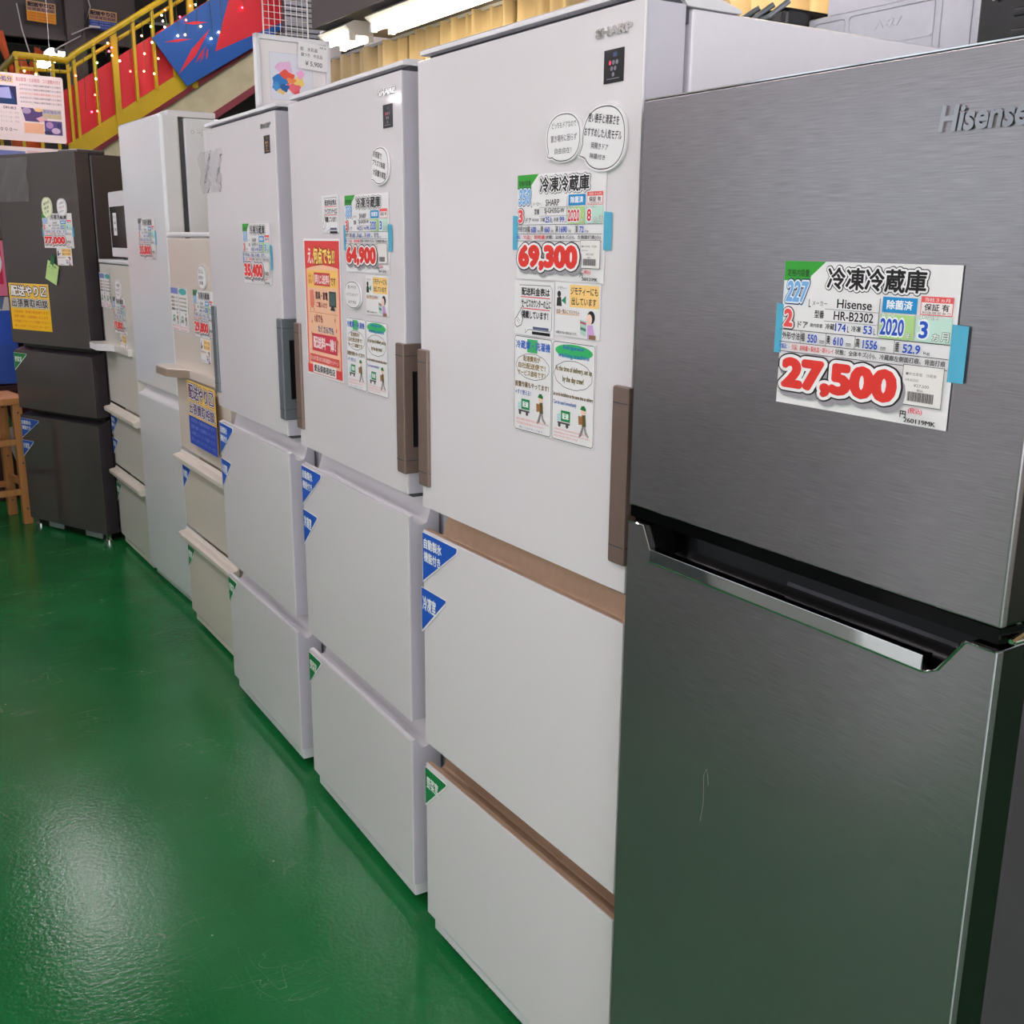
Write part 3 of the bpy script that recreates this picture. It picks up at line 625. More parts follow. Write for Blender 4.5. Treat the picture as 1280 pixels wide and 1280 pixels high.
def man(c, x, y, s):
    """walking delivery man in a green cap carrying a box"""
    c.poly([(x+2*s, y+22*s), (x+6*s, y+22*s), (x+1*s, y+36*s), (x-5*s, y+40*s), (x-6*s, y+38*s)], (130, 128, 128))
    c.poly([(x+3*s, y+22*s), (x+8*s, y+21*s), (x+11*s, y+30*s), (x+17*s, y+36*s), (x+15*s, y+38*s), (x+8*s, y+33*s)], (150, 148, 146))
    c.poly([(x, y+8*s), (x+8*s, y+7*s), (x+10*s, y+23*s), (x+1*s, y+24*s)], (96, 88, 50))
    c.ell(x+3*s, y+3*s, 5*s, 5*s, (248, 206, 180)); c.poly([(x-4*s, y+1*s), (x-1*s, y-4*s), (x+5*s, y-5*s), (x+9*s, y-1*s), (x+9*s, y+2*s)], (38, 122, 60))
    c.poly([(x-8*s, y+10*s), (x+2*s, y+10*s), (x+2*s, y+21*s), (x-7*s, y+22*s)], (164, 112, 66))
def truck(c, x, y, s):
    c.rect(x, y, 20*s, 14*s, (38, 140, 84)); c.text('配達', x+3*s, y+3*s, 14*s, 8*s, (240, 246, 240), .04)
    c.poly([(x-8*s, y+6*s), (x-1*s, y+4*s), (x-1*s, y+14*s), (x-9*s, y+14*s)], (186, 222, 226)); c.rect(x-7*s, y+15*s, 27*s, 2.5*s, (80, 80, 84))
    c.ell(x-3*s, y+19*s, 3*s, 3*s, (70, 70, 76)).ell(x+14*s, y+19*s, 3*s, 3*s, (70, 70, 76))
def cloud(c, x, y, w, h):
    P = []
    for i in range(60):
        a = 2*math.pi*i/60; k = 1+.035*abs(math.sin(5.5*a)); P.append((x+w/2+w/2*k*math.cos(a), y+h/2+h/2*k*math.sin(a)))
    c.line(P, .8, (70, 66, 66), True)
def rounded(w, h, r, m=1.2, n=5):
    P = []
    for cx, cy, a0 in ((w-m-r, m+r, -90), (w-m-r, h-m-r, 0), (m+r, h-m-r, 90), (m+r, m+r, 180)):
        for i in range(n+1): a = math.radians(a0+90*i/n); P.append((cx+r*math.cos(a), cy+r*math.sin(a)))
    return P
OLV = (140, 112, 44)
def leaflet_jp(w=103, h=146):
    c = Card(w, h, .9); c.line(rounded(w, h, 5), .9, K, True)
    c.rect(36, 4, 28, 20, (70, 178, 110)); c.text('冷蔵庫・洗濯機', 5, 7, 93, 13, (52, 100, 190), .03)
    cloud(c, 7, 26, 88, 38)
    for t, x, y, w_ in (('配達費用が', 26, 29, 46), ('自社配送便で！', 12, 40, 74), ('サービス価格です！', 10, 51, 76)): c.text(t, x, y, w_, 9, OLV, .025)
    c.text('設置作業もやってます！', 4, 69, 92, 9, (120, 92, 44), .03).text('→すぐ使える！', 4, 82, 44, 8, (70, 104, 180), .02)
    truck(c, 22, 96, 1.15); man(c, 72, 88, 1.05)
    for i, (t, w_) in enumerate((('※遠方の場合は配送料が変わる場合があります', 90), ('大型商品は別途料金をいただきます', 76))): c.text(t, 8, 126+i*6, w_, 3.6, (236, 140, 140))
    c.text('詳しくはスタッフまで', 18, 138.5, 64, 3.4, (90, 130, 160))
    return c
def leaflet_en(w=104, h=146):
    c = Card(w, h, .9); c.line(rounded(w, h, 5), .9, K, True)
    c.ell(52, 13, 46, 10, (56, 184, 104)); c.text('Refrigerator', 26, 5, 52, 7.5, (52, 100, 190), .03).text('washing machine', 14, 16, 76, 9, (52, 100, 190), .02)
    cloud(c, 6, 27, 91, 40)
    c.text('At the time of delivery, set up', 7, 35, 90, 10, (120, 104, 50), .035).text('by the day crew!', 26, 49, 52, 11, (120, 104, 50), .035)
    c.text('Let us do installation at the same time as delivery', 3, 74, 98, 7.5, (110, 88, 44), .035).text('Can be used immediately', 4, 86, 58, 7.5, (90, 116, 190), .02)
    truck(c, 24, 100, 1.15); man(c, 76, 92, 1.05)
    for i, (t, w_) in enumerate((('※Please note that delivery charges may vary', 84), ('depending on the distance and the items,', 90), ('please ask the staff for details.', 60))): c.text(t, 8, 127+i*5, w_, 3.4, (236, 140, 140))
    return c
def poster_red(w=217, h=300):
    c = Card(w, h, .8); R_ = (228, 72, 70)
    c.rect(5, 5, w-10, h-10, (246, 196, 160)); c.frame(5, 5, w-10, h-10, 9, (236, 120, 104))
    c.poly([(5, 5), (w-5, 5), (w-5, 62), (170, 58), (110, 55), (50, 60), (5, 66)], R_)
    c.text('え、', 24, 20, 34, 34, (250, 240, 236), .03).text('何点でも!?', 60, 18, 128, 36, (252, 226, 120), .04, [((150, 50, 40), .07)])
    c.poly([(16, 68), (200, 66), (196, 102), (20, 106)], (250, 204, 110))
    c.text('はい', 24, 74, 30, 24, (222, 110, 50), .03).rect(60, 72, 96, 28, (214, 74, 74)).text('同じ送料', 64, 76, 88, 20, (250, 232, 226), .03).text('です', 160, 80, 28, 18, (120, 70, 40), .03)
    c.poly([(30, 112), (54, 110), (58, 140), (50, 150), (32, 148)], (236, 134, 110)).line([(34, 150), (32, 156)], 2, (160, 80, 60)).line([(52, 150), (56, 156)], 2, (160, 80, 60))
    c.text('家具・家電', 66, 112, 74, 18, (90, 50, 56), .03).text('ご購入の方', 70, 135, 66, 12, (180, 60, 80), .02)
    c.rect(148, 110, 40, 32, (52, 60, 64)).rect(151, 113, 34, 26, (84, 104, 100)).poly([(160, 142), (176, 142), (182, 150), (154, 150)], (44, 48, 52))
    c.rect(24, 158, 172, .8, (200, 120, 90))
    c.text('1点でも', 56, 162, 50, 18, (150, 60, 60), .03).text('たくさんでも', 76, 186, 94, 15, (60, 110, 160), .03)
    for x, y in ((40, 180), (180, 170), (186, 192), (36, 206), (192, 214)): c.ell(x, y, 2.4, 4, (226, 100, 80))
    c.poly([(38, 206), (186, 204), (188, 244), (36, 244)], (216, 60, 80)); c.text('配送料一律！', 44, 211, 136, 27, (250, 226, 224), .04)
    c.rect(22, 252, 176, 18, (222, 90, 84)).text('まとめて買うほどお得な配送キャンペーン', 27, 256, 166, 10, (250, 220, 208), .02)
    c.rect(5, 276, w-10, 19, R_).rect(38, 272, 140, 22, (248, 240, 236)); c.text('愛品倶楽部柏店', 44, 275, 128, 16, (40, 36, 40), .03)
    return c
def put(c, name, label, cat, fr, u, z, group=None, tilt=0.0, off=.0012): return on_front(c.build(name, label, cat, group), fr, u, z, off, tilt)
put(notice_fee(), 'notice_card', 'white notice with a pointing hand below the 69,300 price card', 'notice', F1, .288, 1.332)
put(notice_market(), 'notice_card', 'orange and white reading-woman notice below the 69,300 price card', 'notice', F1, .179, 1.334)
put(leaflet_jp(), 'leaflet', 'Japanese delivery leaflet with a walking man, on the refrigerator with gold grooves', 'leaflet', F1, .287, 1.2505)
put(leaflet_en(), 'leaflet', 'English delivery leaflet with a green oval heading, on the refrigerator with gold grooves', 'leaflet', F1, .1825, 1.2505)
put(notice_fee(94, 76), 'notice_card', 'white notice with a pointing hand above the red poster', 'notice', F2, .405, 1.480)
put(poster_red(), 'poster', 'red and orange delivery poster on a white refrigerator door', 'poster', F2, .526, 1.392)
put(notice_market(), 'notice_card', 'orange and white reading-woman notice at the upper right of the red poster', 'notice', F2, .177, 1.323)
put(leaflet_jp(), 'leaflet', 'Japanese delivery leaflet with a walking man, right of the red poster', 'leaflet', F2, .2865, 1.2345)
put(leaflet_en(), 'leaflet', 'English delivery leaflet with a green oval heading, on the door with the red poster', 'leaflet', F2, .1815, 1.2345)
def double_leaflet(w=210):
    c = Card(w, 150, .9); c.line([(x, y) for x, y in rounded(105, 150, 5)], 1, K, True); c.line([(x+105, y) for x, y in rounded(105, 150, 5)], 1, K, True)
    for dx in (0, 105):
        if dx: c.ell(52+dx, 14, 46, 11, (80, 176, 170))
        else: c.rect(6, 4, 90, 20, (120, 130, 190))
        for i in range(4): c.text('配達設置もやってます！' if not dx else 'At the time of delivery', 10+dx, 32+i*13, 84, 9, OLV if i < 3 else K, .03)
        truck(c, 24+dx, 96, 1.1); man(c, 76+dx, 88, 1.0)
        c.text('※配送料が変わる場合があります', 8+dx, 130, 90, 5, (226, 110, 120), .02).text('大型商品は別途料金', 12+dx, 139, 76, 5, (226, 110, 120), .02)
    return c
put(double_leaflet(), 'leaflet', 'pair of delivery leaflets in one sheet at the left of the cream refrigerator door', 'leaflet', F4, .600, 1.231)
put(double_leaflet(185), 'leaflet', 'pair of delivery leaflets in one sheet at the left of the short off-white refrigerator door', 'leaflet', F6, .540, 1.243)
put(notice_market(), 'notice_card', 'orange and white notice under the price card on the cream refrigerator', 'notice', F4, .27, 1.078)
put(notice_market(), 'notice_card', 'orange and white notice under the price card on the short off-white refrigerator', 'notice', F6, .235, .996)
put(notice_market(), 'notice_card', 'orange and white notice under the 77,000 price card', 'notice', F7, .184, 1.345)
# green slip held by a strip of green tape
c = Card(84, 88, .5, mat('green_paper', (186, 220, 140), .5)); c.text('ご予約', 16, 8, 50, 11, (70, 100, 50), .02).text('承ります', 10, 22, 40, 8, (70, 100, 50)).rect(10, 38, 42, .8, (120, 160, 90)).rect(10, 50, 42, .8, (120, 160, 90))
o = put(c, 'paper_slip', 'pale green paper slip hanging crooked below the 77,000 price card', 'paper slip', F7, .250, 1.292, tilt=-.36, off=.006)
t = MB(); t.prism([(.020, .034), (.046, .034), (.046, -.010), (.020, -.010)], 'z', .0006, .0009, mat('green_tape', (40, 110, 72), .4, alpha=.85)); t.build('tape', o, smooth=False)
def delivery(base, low, lowtext, fill):
    c = Card(310, 214, .8, mat('yellow_poster_paper', (244, 200, 96), .45)); c.rect(5, 5, 300, 58, base).rect(5, 66, 300, 48, base)
    c.text('配送やり〼', 14, 9, 280, 50, fill, .035, [(K, .07)] if fill == (250, 248, 246) else [(K, .10), ((250, 248, 246), .06)]); c.text('出張買取相談', 12, 70, 286, 40, (70, 60, 60) if fill == (250, 248, 246) else fill, .03, [(K, .10), ((250, 248, 246), .07)])
    c.rect(0, 118, 310, 96, low)
    for i, t_ in enumerate(('大型家具・家電の配送承ります', '見積り無料・出張買取いたします', 'お気軽にスタッフへご相談ください', '詳しくはサービスカウンターまで')): c.text(t_, 20, 124+i*22, 268, 13, lowtext, .02)
    return c
put(delivery((246, 200, 70), (250, 196, 40), (226, 120, 40), (250, 248, 246)), 'poster', 'yellow delivery poster on the dark smoked-glass refrigerator', 'poster', F7, .583, 1.182)
put(delivery((246, 200, 100), (48, 76, 178), (120, 140, 210), (90, 60, 110)), 'poster', 'yellow and blue delivery poster on the cream refrigerator below its grip', 'poster', F4, .385, .932, off=.0222)
# speech bubbles
def bubble(w, h, tail, lines, base=M_paper, th=3.5, rot=0.0, bold=.008, egg=0.0):
    n = 48; P = []
    ta, tl = tail
    for i in range(n):
        a = 2*math.pi*i/n; k = 1+egg*math.cos(a-.9)
        d = (a-ta+math.pi) % (2*math.pi)-math.pi
        q = 1+(tl*max(0, 1-abs(d)/.2) if abs(d) < .2 else 0)
        P.append((w/2+w/2*k*q*math.copysign(abs(math.cos(a))**.85, math.cos(a)), h/2+h/2*k*q*math.copysign(abs(math.sin(a))**.85, math.sin(a))))
    c = Card(w, h, th, base, P)
    c.line([(w/2+(x-w/2)*.93, h/2+(y-h/2)*.93) for x, y in P], w*.011+.3, K, True)
    for t, x, y, w_, h_, col in lines: c.text(t, x, y, w_, h_, col, bold, rot=rot)
    return c
G_ = (90, 86, 90)
put(bubble(84, 66, (2.45, .22), [('どっちもドアなので', 14, 12, 58, 8, G_), ('置き場所に困らず', 12, 29, 62, 9, G_), ('自由自在！', 22, 46, 40, 8, G_)]), 'speech_bubble', 'rounder left speech bubble card with thin grey handwriting above the 69,300 price card', 'speech bubble card', F1, .205, 1.562, 'speech bubble cards')
put(bubble(97, 84, (2.75, .24), [('使い勝手と清潔さを', 16, 14, 68, 12, K), ('おすすめした人気モデル', 8, 32, 82, 12, K), ('両開きドア', 24, 50, 38, 8, G_), ('除菌付き', 22, 63, 34, 7, G_)], rot=.14, bold=.02, egg=.06), 'speech_bubble', 'tilted right speech bubble card with bold black handwriting above the 69,300 price card', 'speech bubble card', F1, .122, 1.566, 'speech bubble cards')
put(bubble(84, 68, (2.5, .22), [('お部屋で', 16, 10, 40, 12, K), ('プラズマ除菌', 12, 27, 58, 11, K), ('大容量冷凍室', 14, 44, 58, 12, K)], rot=.2, bold=.02, egg=.08), 'speech_bubble', 'speech bubble card above the 64,900 price card', 'speech bubble card', F2, .136, 1.560, 'speech bubble cards')
put(bubble(88, 56, (2.4, .06), [('使いやすさ', 20, 9, 46, 7, G_), ('バツグンの３ドア', 12, 24, 60, 7, G_), ('おすすめ', 22, 39, 40, 7, G_)]), 'speech_bubble', 'oval speech bubble card below the 64,900 price card', 'speech bubble card', F2, .285, 1.309, 'speech bubble cards')
put(bubble(90, 76, (2.4, .1), [('スリム', 16, 14, 50, 13, K), ('大きい', 14, 32, 50, 13, K), ('冷凍', 20, 50, 40, 12, K)], bold=.02), 'speech_bubble', 'half hidden speech bubble card above the price card on the cream refrigerator', 'speech bubble card', F4, .250, 1.310, 'speech bubble cards')
put(bubble(100, 84, (2.4, .1), [('一人暮', 20, 16, 56, 14, K), ('ちょうど', 18, 36, 60, 14, K), ('サイズ', 24, 56, 46, 12, K)], bold=.02), 'speech_bubble', 'half hidden speech bubble card above the price card on the short off-white refrigerator', 'speech bubble card', F6, .250, 1.222, 'speech bubble cards')
put(bubble(76, 86, (1.75, .22), [('高年式', 14, 18, 46, 13, (90, 110, 70)), ('限定', 18, 38, 38, 13, (90, 110, 70)), ('１台', 20, 56, 32, 12, (90, 110, 70))], mat('cream_green_paper', (226, 232, 196), .5), rot=-.3, bold=.02), 'speech_bubble', 'pale green speech bubble card on the dark smoked-glass refrigerator', 'speech bubble card', F7, .262, 1.562, 'speech bubble cards')
put(bubble(68, 76, (2.2, .2), [('人気の', 14, 14, 38, 11, (120, 100, 100)), ('ブラック', 12, 32, 42, 11, (170, 110, 100)), ('カラー', 16, 50, 36, 10, (120, 100, 110))], rot=-.2, bold=.02), 'speech_bubble', 'white speech bubble card on the dark smoked-glass refrigerator', 'speech bubble card', F7, .150, 1.556, 'speech bubble cards')
# compartment flags
def flag(fr, u, z, w, h, col, kind, label, name='compartment_flag'):
    tip = .10 if kind == 1 else .06
    P = [(0, 0), (w*.985, 1), (w, 3), (w*.99, h*tip+2), (w*.9, h*.17+2), (2, h), (0, h)]
    c = Card(w, h, 1.0, M_paper, P)
    c.poly([(1, 1), (w*.975, 2), (w*.985, 4), (w*.97, h*tip+1), (1.5, h-3)], col)
    Wt = (240, 242, 238)
    if kind == 1: c.text('自動製氷', 6, h*.10, w*.52, h*.21, Wt, .03).text('機能付き', 6, h*.36, w*.48, h*.21, Wt, .03)
    elif kind == 2: c.text('冷凍室', 5, h*.16, w*.54, h*.34, Wt, .03)
    else: c.text('野菜室', 7, h*.20, w*.54, h*.32, Wt, .03)
    return put(c, name, label, 'compartment flag', fr, u, z, 'blue and green compartment flags')
B_ = (30, 88, 190); Gn = (28, 132, 72)
for fr, nm in ((F1, 'the refrigerator with gold grooves'), (F2, 'the refrigerator with the red poster'), (F3, 'the refrigerator with the slate grey grip')):
    flag(fr, .600, .863, 132, 98, B_, 1, 'upper blue triangular flag on the middle drawer of '+nm)
    flag(fr, .606 if fr is F1 else .600, .754, 96, 90, B_, 2, 'lower blue triangular flag on the middle drawer of '+nm)
    flag(fr, .600, .383, 86, 84, Gn, 3, 'green triangular flag on the bottom drawer of '+nm)
flag(F4, .594, .604, 100, 88, B_, 2, 'blue triangular flag on the middle drawer of the cream refrigerator')
flag(F4, .594, .306, 86, 90, Gn, 3, 'green triangular flag on the bottom drawer of the cream refrigerator')
flag(F6, .540, .612, 130, 92, B_, 1, 'upper blue triangular flag on the short off-white refrigerator')
flag(F6, .540, .506, 96, 76, B_, 2, 'lower blue triangular flag on the short off-white refrigerator')
flag(F6, .540, .300, 90, 90, Gn, 3, 'green triangular flag on the bottom drawer of the short off-white refrigerator')
flag(F7, .600, .856, 104, 84, Gn, 3, 'green triangular flag on the upper drawer of the dark smoked-glass refrigerator')
flag(F7, .598, .541, 146, 98, B_, 1, 'larger blue triangular flag on the bottom drawer of the dark smoked-glass refrigerator')
flag(F7, .602, .433, 92, 82, B_, 2, 'smaller blue triangular flag on the bottom drawer of the dark smoked-glass refrigerator')

# clear film sheets
def film(fr, u, z, w, h, label):
    t = bmesh.new(); nx, nz = 10, 8; g = [[t.verts.new((i*w/nx, -j*h/nz, .006+.006*math.sin(i*1.1+j*.7)*math.sin(j*.5)+.005*math.sin(i*2.3+j*1.4))) for i in range(nx+1)] for j in range(nz+1)]
    for j in range(nz):
        for i in range(nx): t.faces.new((g[j][i], g[j+1][i], g[j+1][i+1], g[j][i+1]))
    m = MB(); m.merge(t, M_film); o = m.build('clear_film', smooth=True)
    tag(o, label, 'clear film'); return on_front(o, fr, u, z, .008)
film(F7, .60, 1.735, .27, .19, 'creased clear plastic film at the top of the dark smoked-glass refrigerator')
film(F3, .598, 1.622, .20, .11, 'creased clear plastic film at the top left of the refrigerator with the slate grey grip')

# ------------------------------------------------------------------ things on and behind the row
# small microwave oven on the short off-white refrigerator
r = empty('microwave_oven', (.185, 3.42, 1.3005), 0); tag(r, 'white microwave oven with a black door standing on the short off-white refrigerator', 'microwave oven')
b = MB(); b.box(.012, .34, 0, .335, .012, .275, M_white_plast, .012, 3); b.build('body', r)
d = MB(); d.box(0, .014, .0, .335, .012, .275, M_white_plast, .006, 3); dd = d.build('door', r)
d = MB(); d.box(-.002, .002, .02, .315, .05, .215, M_black, .003); d.build('door_window', dd)
c = Card(60, 90, .3); c.text('電子レンジ', 8, 10, 44, 12, K).text('単機能', 12, 34, 36, 12, K).text('3,980', 10, 60, 40, 14, K)
o = c.build('label_card', 'white handwritten card stuck on the black microwave door', 'label card'); on_front(o, (.185, 3.42, 0), .26, 1.30+.19, .003)
for x in (.05, .29):
    for y in (.04, .29): f = MB(); f.cyl((x, y, 0), .014, .014, M_black, 10); f.build('foot', r)

# framed picture on the white refrigerator
a = math.radians(2)
r = empty('picture_frame', (.08, 1.61, 1.7035), a); tag(r, 'white framed picture of colourful blots standing on top of the white refrigerators', 'picture frame')
b = MB()
w, h, fw = .20, .175, .012
for x0, x1, z0, z1 in ((0, w, 0, fw), (0, w, h-fw, h), (0, fw, 0, h), (w-fw, w, 0, h)): b.box(x0, x1, -.009, .009, z0, z1, M_white_plast, .002)
b.build('frame', r)
def stand(cd, parent, x, z, y, name):
    o = cd.mb.build(name, parent, smooth=False); o.matrix_local = Matrix(((1, 0, 0, x), (0, 0, -1, y), (0, 1, 0, z), (0, 0, 0, 1))); return o
c = Card(180, 155, 1, mat('mount_board', (232, 226, 226), .6)); c.rect(28, 28, 116, 112, (206, 208, 216)).rect(29.5, 29.5, 113, 109, (224, 224, 232))
for x, y, rx, ry, col in ((68, 62, 22, 14, (232, 186, 220)), (72, 84, 20, 15, (240, 96, 76)), (52, 96, 20, 15, (60, 128, 196)), (92, 108, 20, 12, (240, 112, 124)), (106, 92, 14, 11, (246, 214, 120)), (58, 116, 14, 9, (240, 206, 130)), (84, 92, 12, 7, (250, 150, 90)), (44, 108, 10, 10, (80, 150, 210)), (110, 76, 10, 10, (238, 170, 210)), (66, 110, 12, 9, (52, 104, 170)), (100, 120, 9, 6, (230, 90, 100))):
    P = [(x+rx*(1+.22*math.sin(3*t+x))*math.cos(t), y+ry*(1+.22*math.sin(4*t+y))*math.sin(t)) for t in [2*math.pi*i/22 for i in range(22)]]
    c.poly(P, col)
stand(c, r, .010, h-.010, .002, 'picture')
c = Card(80, 62, .5); c.text('AB-10', 58, 4, 18, 5, K).text('絵　水彩画', 6, 10, 46, 10, (60, 58, 62), .005).text('額つき　中古品', 8, 24, 58, 9, (60, 58, 62), .005).text('¥ 5,900', 20, 42, 46, 13, (70, 66, 70), .01)
o = c.build('label_card', 'white handwritten price label reading 5,900 on the framed picture', 'label card')
Mf = Matrix.Translation((.08, 1.61, 1.7035)) @ Matrix.Rotation(a, 4, 'Z')
o.matrix_world = Mf @ Matrix(((1, 0, 0, .112), (0, 0, -1, -.0105), (0, 1, 0, .166), (0, 0, 0, 1))) @ Matrix.Rotation(-.06, 4, 'Z')

# white wire grid hanging in front of the pillar
r = tag(empty('wire_grid_panel', (1.36, 5.0, 2.43), math.radians(0)), 'white wire grid panel hanging above the row, beside the curtains', 'wire grid')
b = MB(); w, h = .26, 2.1
for x in (0, w): b.tube([(x, 0, 0), (x, 0, h)], .004, M_white_plast, 6)
b.tube([(0, 0, 0), (w, 0, 0)], .004, M_white_plast, 6); b.build('frame', r)
b = MB()
for i in range(1, 8): b.tube([(i*w/8, -.003, 0), (i*w/8, -.003, h)], .0018, M_white_plast, 5)
for i in range(1, 60): b.tube([(0, .002, i*.035), (w, .002, i*.035)], .0018, M_white_plast, 5)
b.build('wires', r)
b = MB(); b.tube([(-.0, 0, .02), (-.03, 0, -.02), (-.01, 0, -.03)], .003, M_white_plast, 6); b.build('hook', r)
# storage rack with a microwave seen from behind, on the far side of the row
r = tag(empty('storage_rack', (.72, -.75, 0)), 'grey steel storage rack behind the row carrying the metal microwave', 'rack')
for x in (.01, .47):
    for y in (.01, 1.59): b = MB(); b.box(x, x+.03, y, y+.03, 0, 1.62, M_alu, .002); b.build('post', r)
for z in (.2, .9, 1.60): b = MB(); b.box(0, .51, 0, 1.63, z, z+.025, M_alu, .003); b.build('shelf', r)
r = tag(empty('microwave_oven', (.84, .06, 1.6255)), 'light grey metal-cased microwave oven seen from its embossed back, behind the row of refrigerators', 'microwave oven')
b = MB(); b.box(0, .36, .066, .462, .010, .198, M_alu, .004); b.build('body', r)
b = MB(); b.box(.0, .36, .066, .462, .194, .30, M_alu, .006); o = b.build('top_cover', r); o.location = (.05, 0, .002)
b = MB()
def ring(y0, y1, z0, z1, rr=.008, wd=.0009):
    P = []
    for cy, cz, a0 in ((y1-rr, z1-rr, 0), (y0+rr, z1-rr, 90), (y0+rr, z0+rr, 180), (y1-rr, z0+rr, 270)):
        for i in range(5): t = math.radians(a0+22.5*i); P.append((-.0005, cy+rr*math.cos(t), cz+rr*math.sin(t)))
    P.append(P[0]); b.tube(P, wd, M_alu, 6, False)
ring(.368, .445, .06, .186); ring(.088, .150, .05, .19); ring(.165, .358, .05, .188)
b.box(-.0015, .002, .168, .356, .128, .131, M_alu)
b.build('embossed_ribs', r)
logo(r, 'A-27', .235, .156, .015, .062, M_alu, x=-.0004, name='embossed_letters', depth=.0006, bold=.02)
for x in (.04, .32):
    for y in (.10, .42): f = MB(); f.cyl((x, y, 0), .014, .012, M_black, 10); f.build('foot', r)
# black fan unit to its right, black case with cords to its left
r = tag(empty('fan_heater', (.80, -.345, 1.6255)), 'black slotted plastic appliance at the top right corner, right of the metal microwave', 'small appliance')
b = MB(); b.box(0, .30, 0, .452, 0, .27, M_black, .006); b.build('body', r)
b = MB()
for i in range(7): b.box(-.004, .004, .02, .385, .03+i*.032, .043+i*.032, M_black, .002)
b.build('slots', r)
b = MB(); b.tube([(-.004, .425, .175), (-.008, .432, .168), (-.008, .420, .158), (-.004, .412, .164)], .004, M_white_plast, 6); b.build('cord_clip', r)
r = tag(empty('black_appliance', (.80, .545, 1.6255)), 'black ribbed appliance behind the white refrigerator, left of the metal microwave', 'small appliance')
b = MB(); b.box(0, .30, 0, .26, 0, .225, M_black, .012, 3); b.build('body', r)
b = MB()
for i in range(7): b.box(-.005, .004, .03+i*.03, .042+i*.03, .04, .20, M_black, .002)
b.build('ribs', r)
b = MB()
for q in range(3): b.tube([(-.02-.006*q, .20-.05*q, .0+.005), (-.03, .19-.05*q, .12), (-.025, .15-.05*q, .185), (-.02, .10-.05*q, .20), (.01, .06-.04*q, .228)], .0055, M_slate, 8)
tag(b.build('power_cord'), 'grey power cord looped in front of the black ribbed appliance', 'power cord')
bpy.data.objects['power_cord'].location = (.775, .545, 1.6255)

# curtains along the wall, lit by two lamps under the soffit
M_curt = noisy(mat('beige_curtain', (204, 180, 138), .85), scale=(1, 1, .2), nscale=5, amount=.07)
def curtain(y0, ph, i):
    t = bmesh.new(); n = 90; wd = 1.30; zs = (.06, .9, 1.8, 2.3, 2.55, 2.69); rows = []
    for z in zs:
        fl = 1.0 if z < 2.4 else .75
        rows.append([t.verts.new((fl*(.040*math.sin(k*.62+ph+.8*math.sin(k*.13+ph))+.026*math.sin(k*.27+ph*2.3)+.012*math.sin(k*1.33+ph)), k*wd/n, z)) for k in range(n+1)])
    for a_, b_ in zip(rows, rows[1:]):
        for k in range(n): t.faces.new((a_[k], a_[k+1], b_[k+1], b_[k]))
    m = MB(); m.merge(t, M_curt); o = m.build('curtain', smooth=True, loc=(2.56, y0, 0), angle=80)
    md = o.modifiers.new('thickness', 'SOLIDIFY'); md.thickness = .002
    names = ('leftmost', 'second from the left', 'third from the left', 'fourth from the left', 'fifth from the left', 'sixth from the left', 'rightmost')
    tag(o, 'beige pleated curtain above the row, '+names[i]+' of the wall of curtains', 'curtain', 'beige curtains')
for i in range(7): curtain(5.62-i*1.31, i*1.7, i)
b = MB(); b.box(2.55, 2.57, -2.3, 6.95, 2.682, 2.702, M_alu); struct('trim_5', b)
lamp((2.14, 4.42, 2.613), 1.42, 'twin-tube lamp under the dark soffit, in front of the curtains', True, rods=False)
lamp((2.14, 5.62, 2.613), .44, 'shorter twin-tube lamp under the soffit at the far end of the curtains', True, rods=False)
lamp((2.14, 1.9, 2.613), 1.42, 'twin-tube lamp under the soffit, hidden behind the tops of the white refrigerators', True, rods=False)

# staircase to the mezzanine
M_yel = noisy(mat('yellow_paint', (206, 172, 30), .45), nscale=5, amount=.08)
M_redp = noisy(mat('red_panel_paint', (222, 50, 62), .5), nscale=2, amount=.06)
M_conc = noisy(mat('beige_concrete', (206, 196, 160), .7), nscale=6, amount=.10)
M_maroon = noisy(mat('maroon_trim', (128, 40, 48), .5), nscale=4, amount=.1)
M_pinkish = noisy(mat('dull_red_trim', (150, 70, 78), .55), nscale=4, amount=.1)
sl = .662; X0, X1 = 1.45, 5.2; SY = 10.9
def zz(x, o): return 2.15+sl*(x-1.5)+o
r = tag(empty('staircase', (1.5, SY, 0)), 'concrete staircase with yellow railing and red panels climbing to the right at the back', 'staircase')
def para(name, o0, o1, y0, y1, m, xa=X0, xb=X1):
    b = MB(); b.prism([(xa-1.5, zz(xa, o0)), (xb-1.5, zz(xb, o0)), (xb-1.5, zz(xb, o1)), (xa-1.5, zz(xa, o1))], 'y', y0, y1, m); return b.build(name, r, smooth=False)
para('stringer', 0.0, .19, 0, .06, M_yel); para('upper_trim', -.055, 0.0, -.01, .05, M_maroon); para('soffit_panel', -.40, -.055, .02, 1.25, M_conc); para('lower_trim', -.48, -.40, 0, .1, M_pinkish)
para('seam', -.40, -.055, .017, .021, M_gap, 2.16, 2.175)
para('red_panel', .19, .70, .07, .085, M_redp, 1.43)
for i in range(17):
    x = 1.56+i*.2; b = MB(); w = .03 if i % 4 == 2 else .014
    b.box(x-1.5-w, x-1.5+w, -.012, .04, zz(x, -.05 if i % 4 == 2 else .17), zz(x, .96), M_yel); b.build('baluster', r, smooth=False)
b = MB(); b.tube([(-.47, 2.2, 3.05), (-.47, .02, 3.11), (0.0, .02, 3.10)]+[(x-1.5, .02, zz(x, .965)) for x in (1.56, 3, X1)], .032, M_yel, 10); b.build('handrail', r)
b = MB(); b.tube([(-.47, .02, 2.99), (0.0, .02, 2.99)]+[(x-1.5, .02, zz(x, .86)) for x in (1.56, 3, X1)], .018, M_yel, 8); b.build('mid_rail', r)
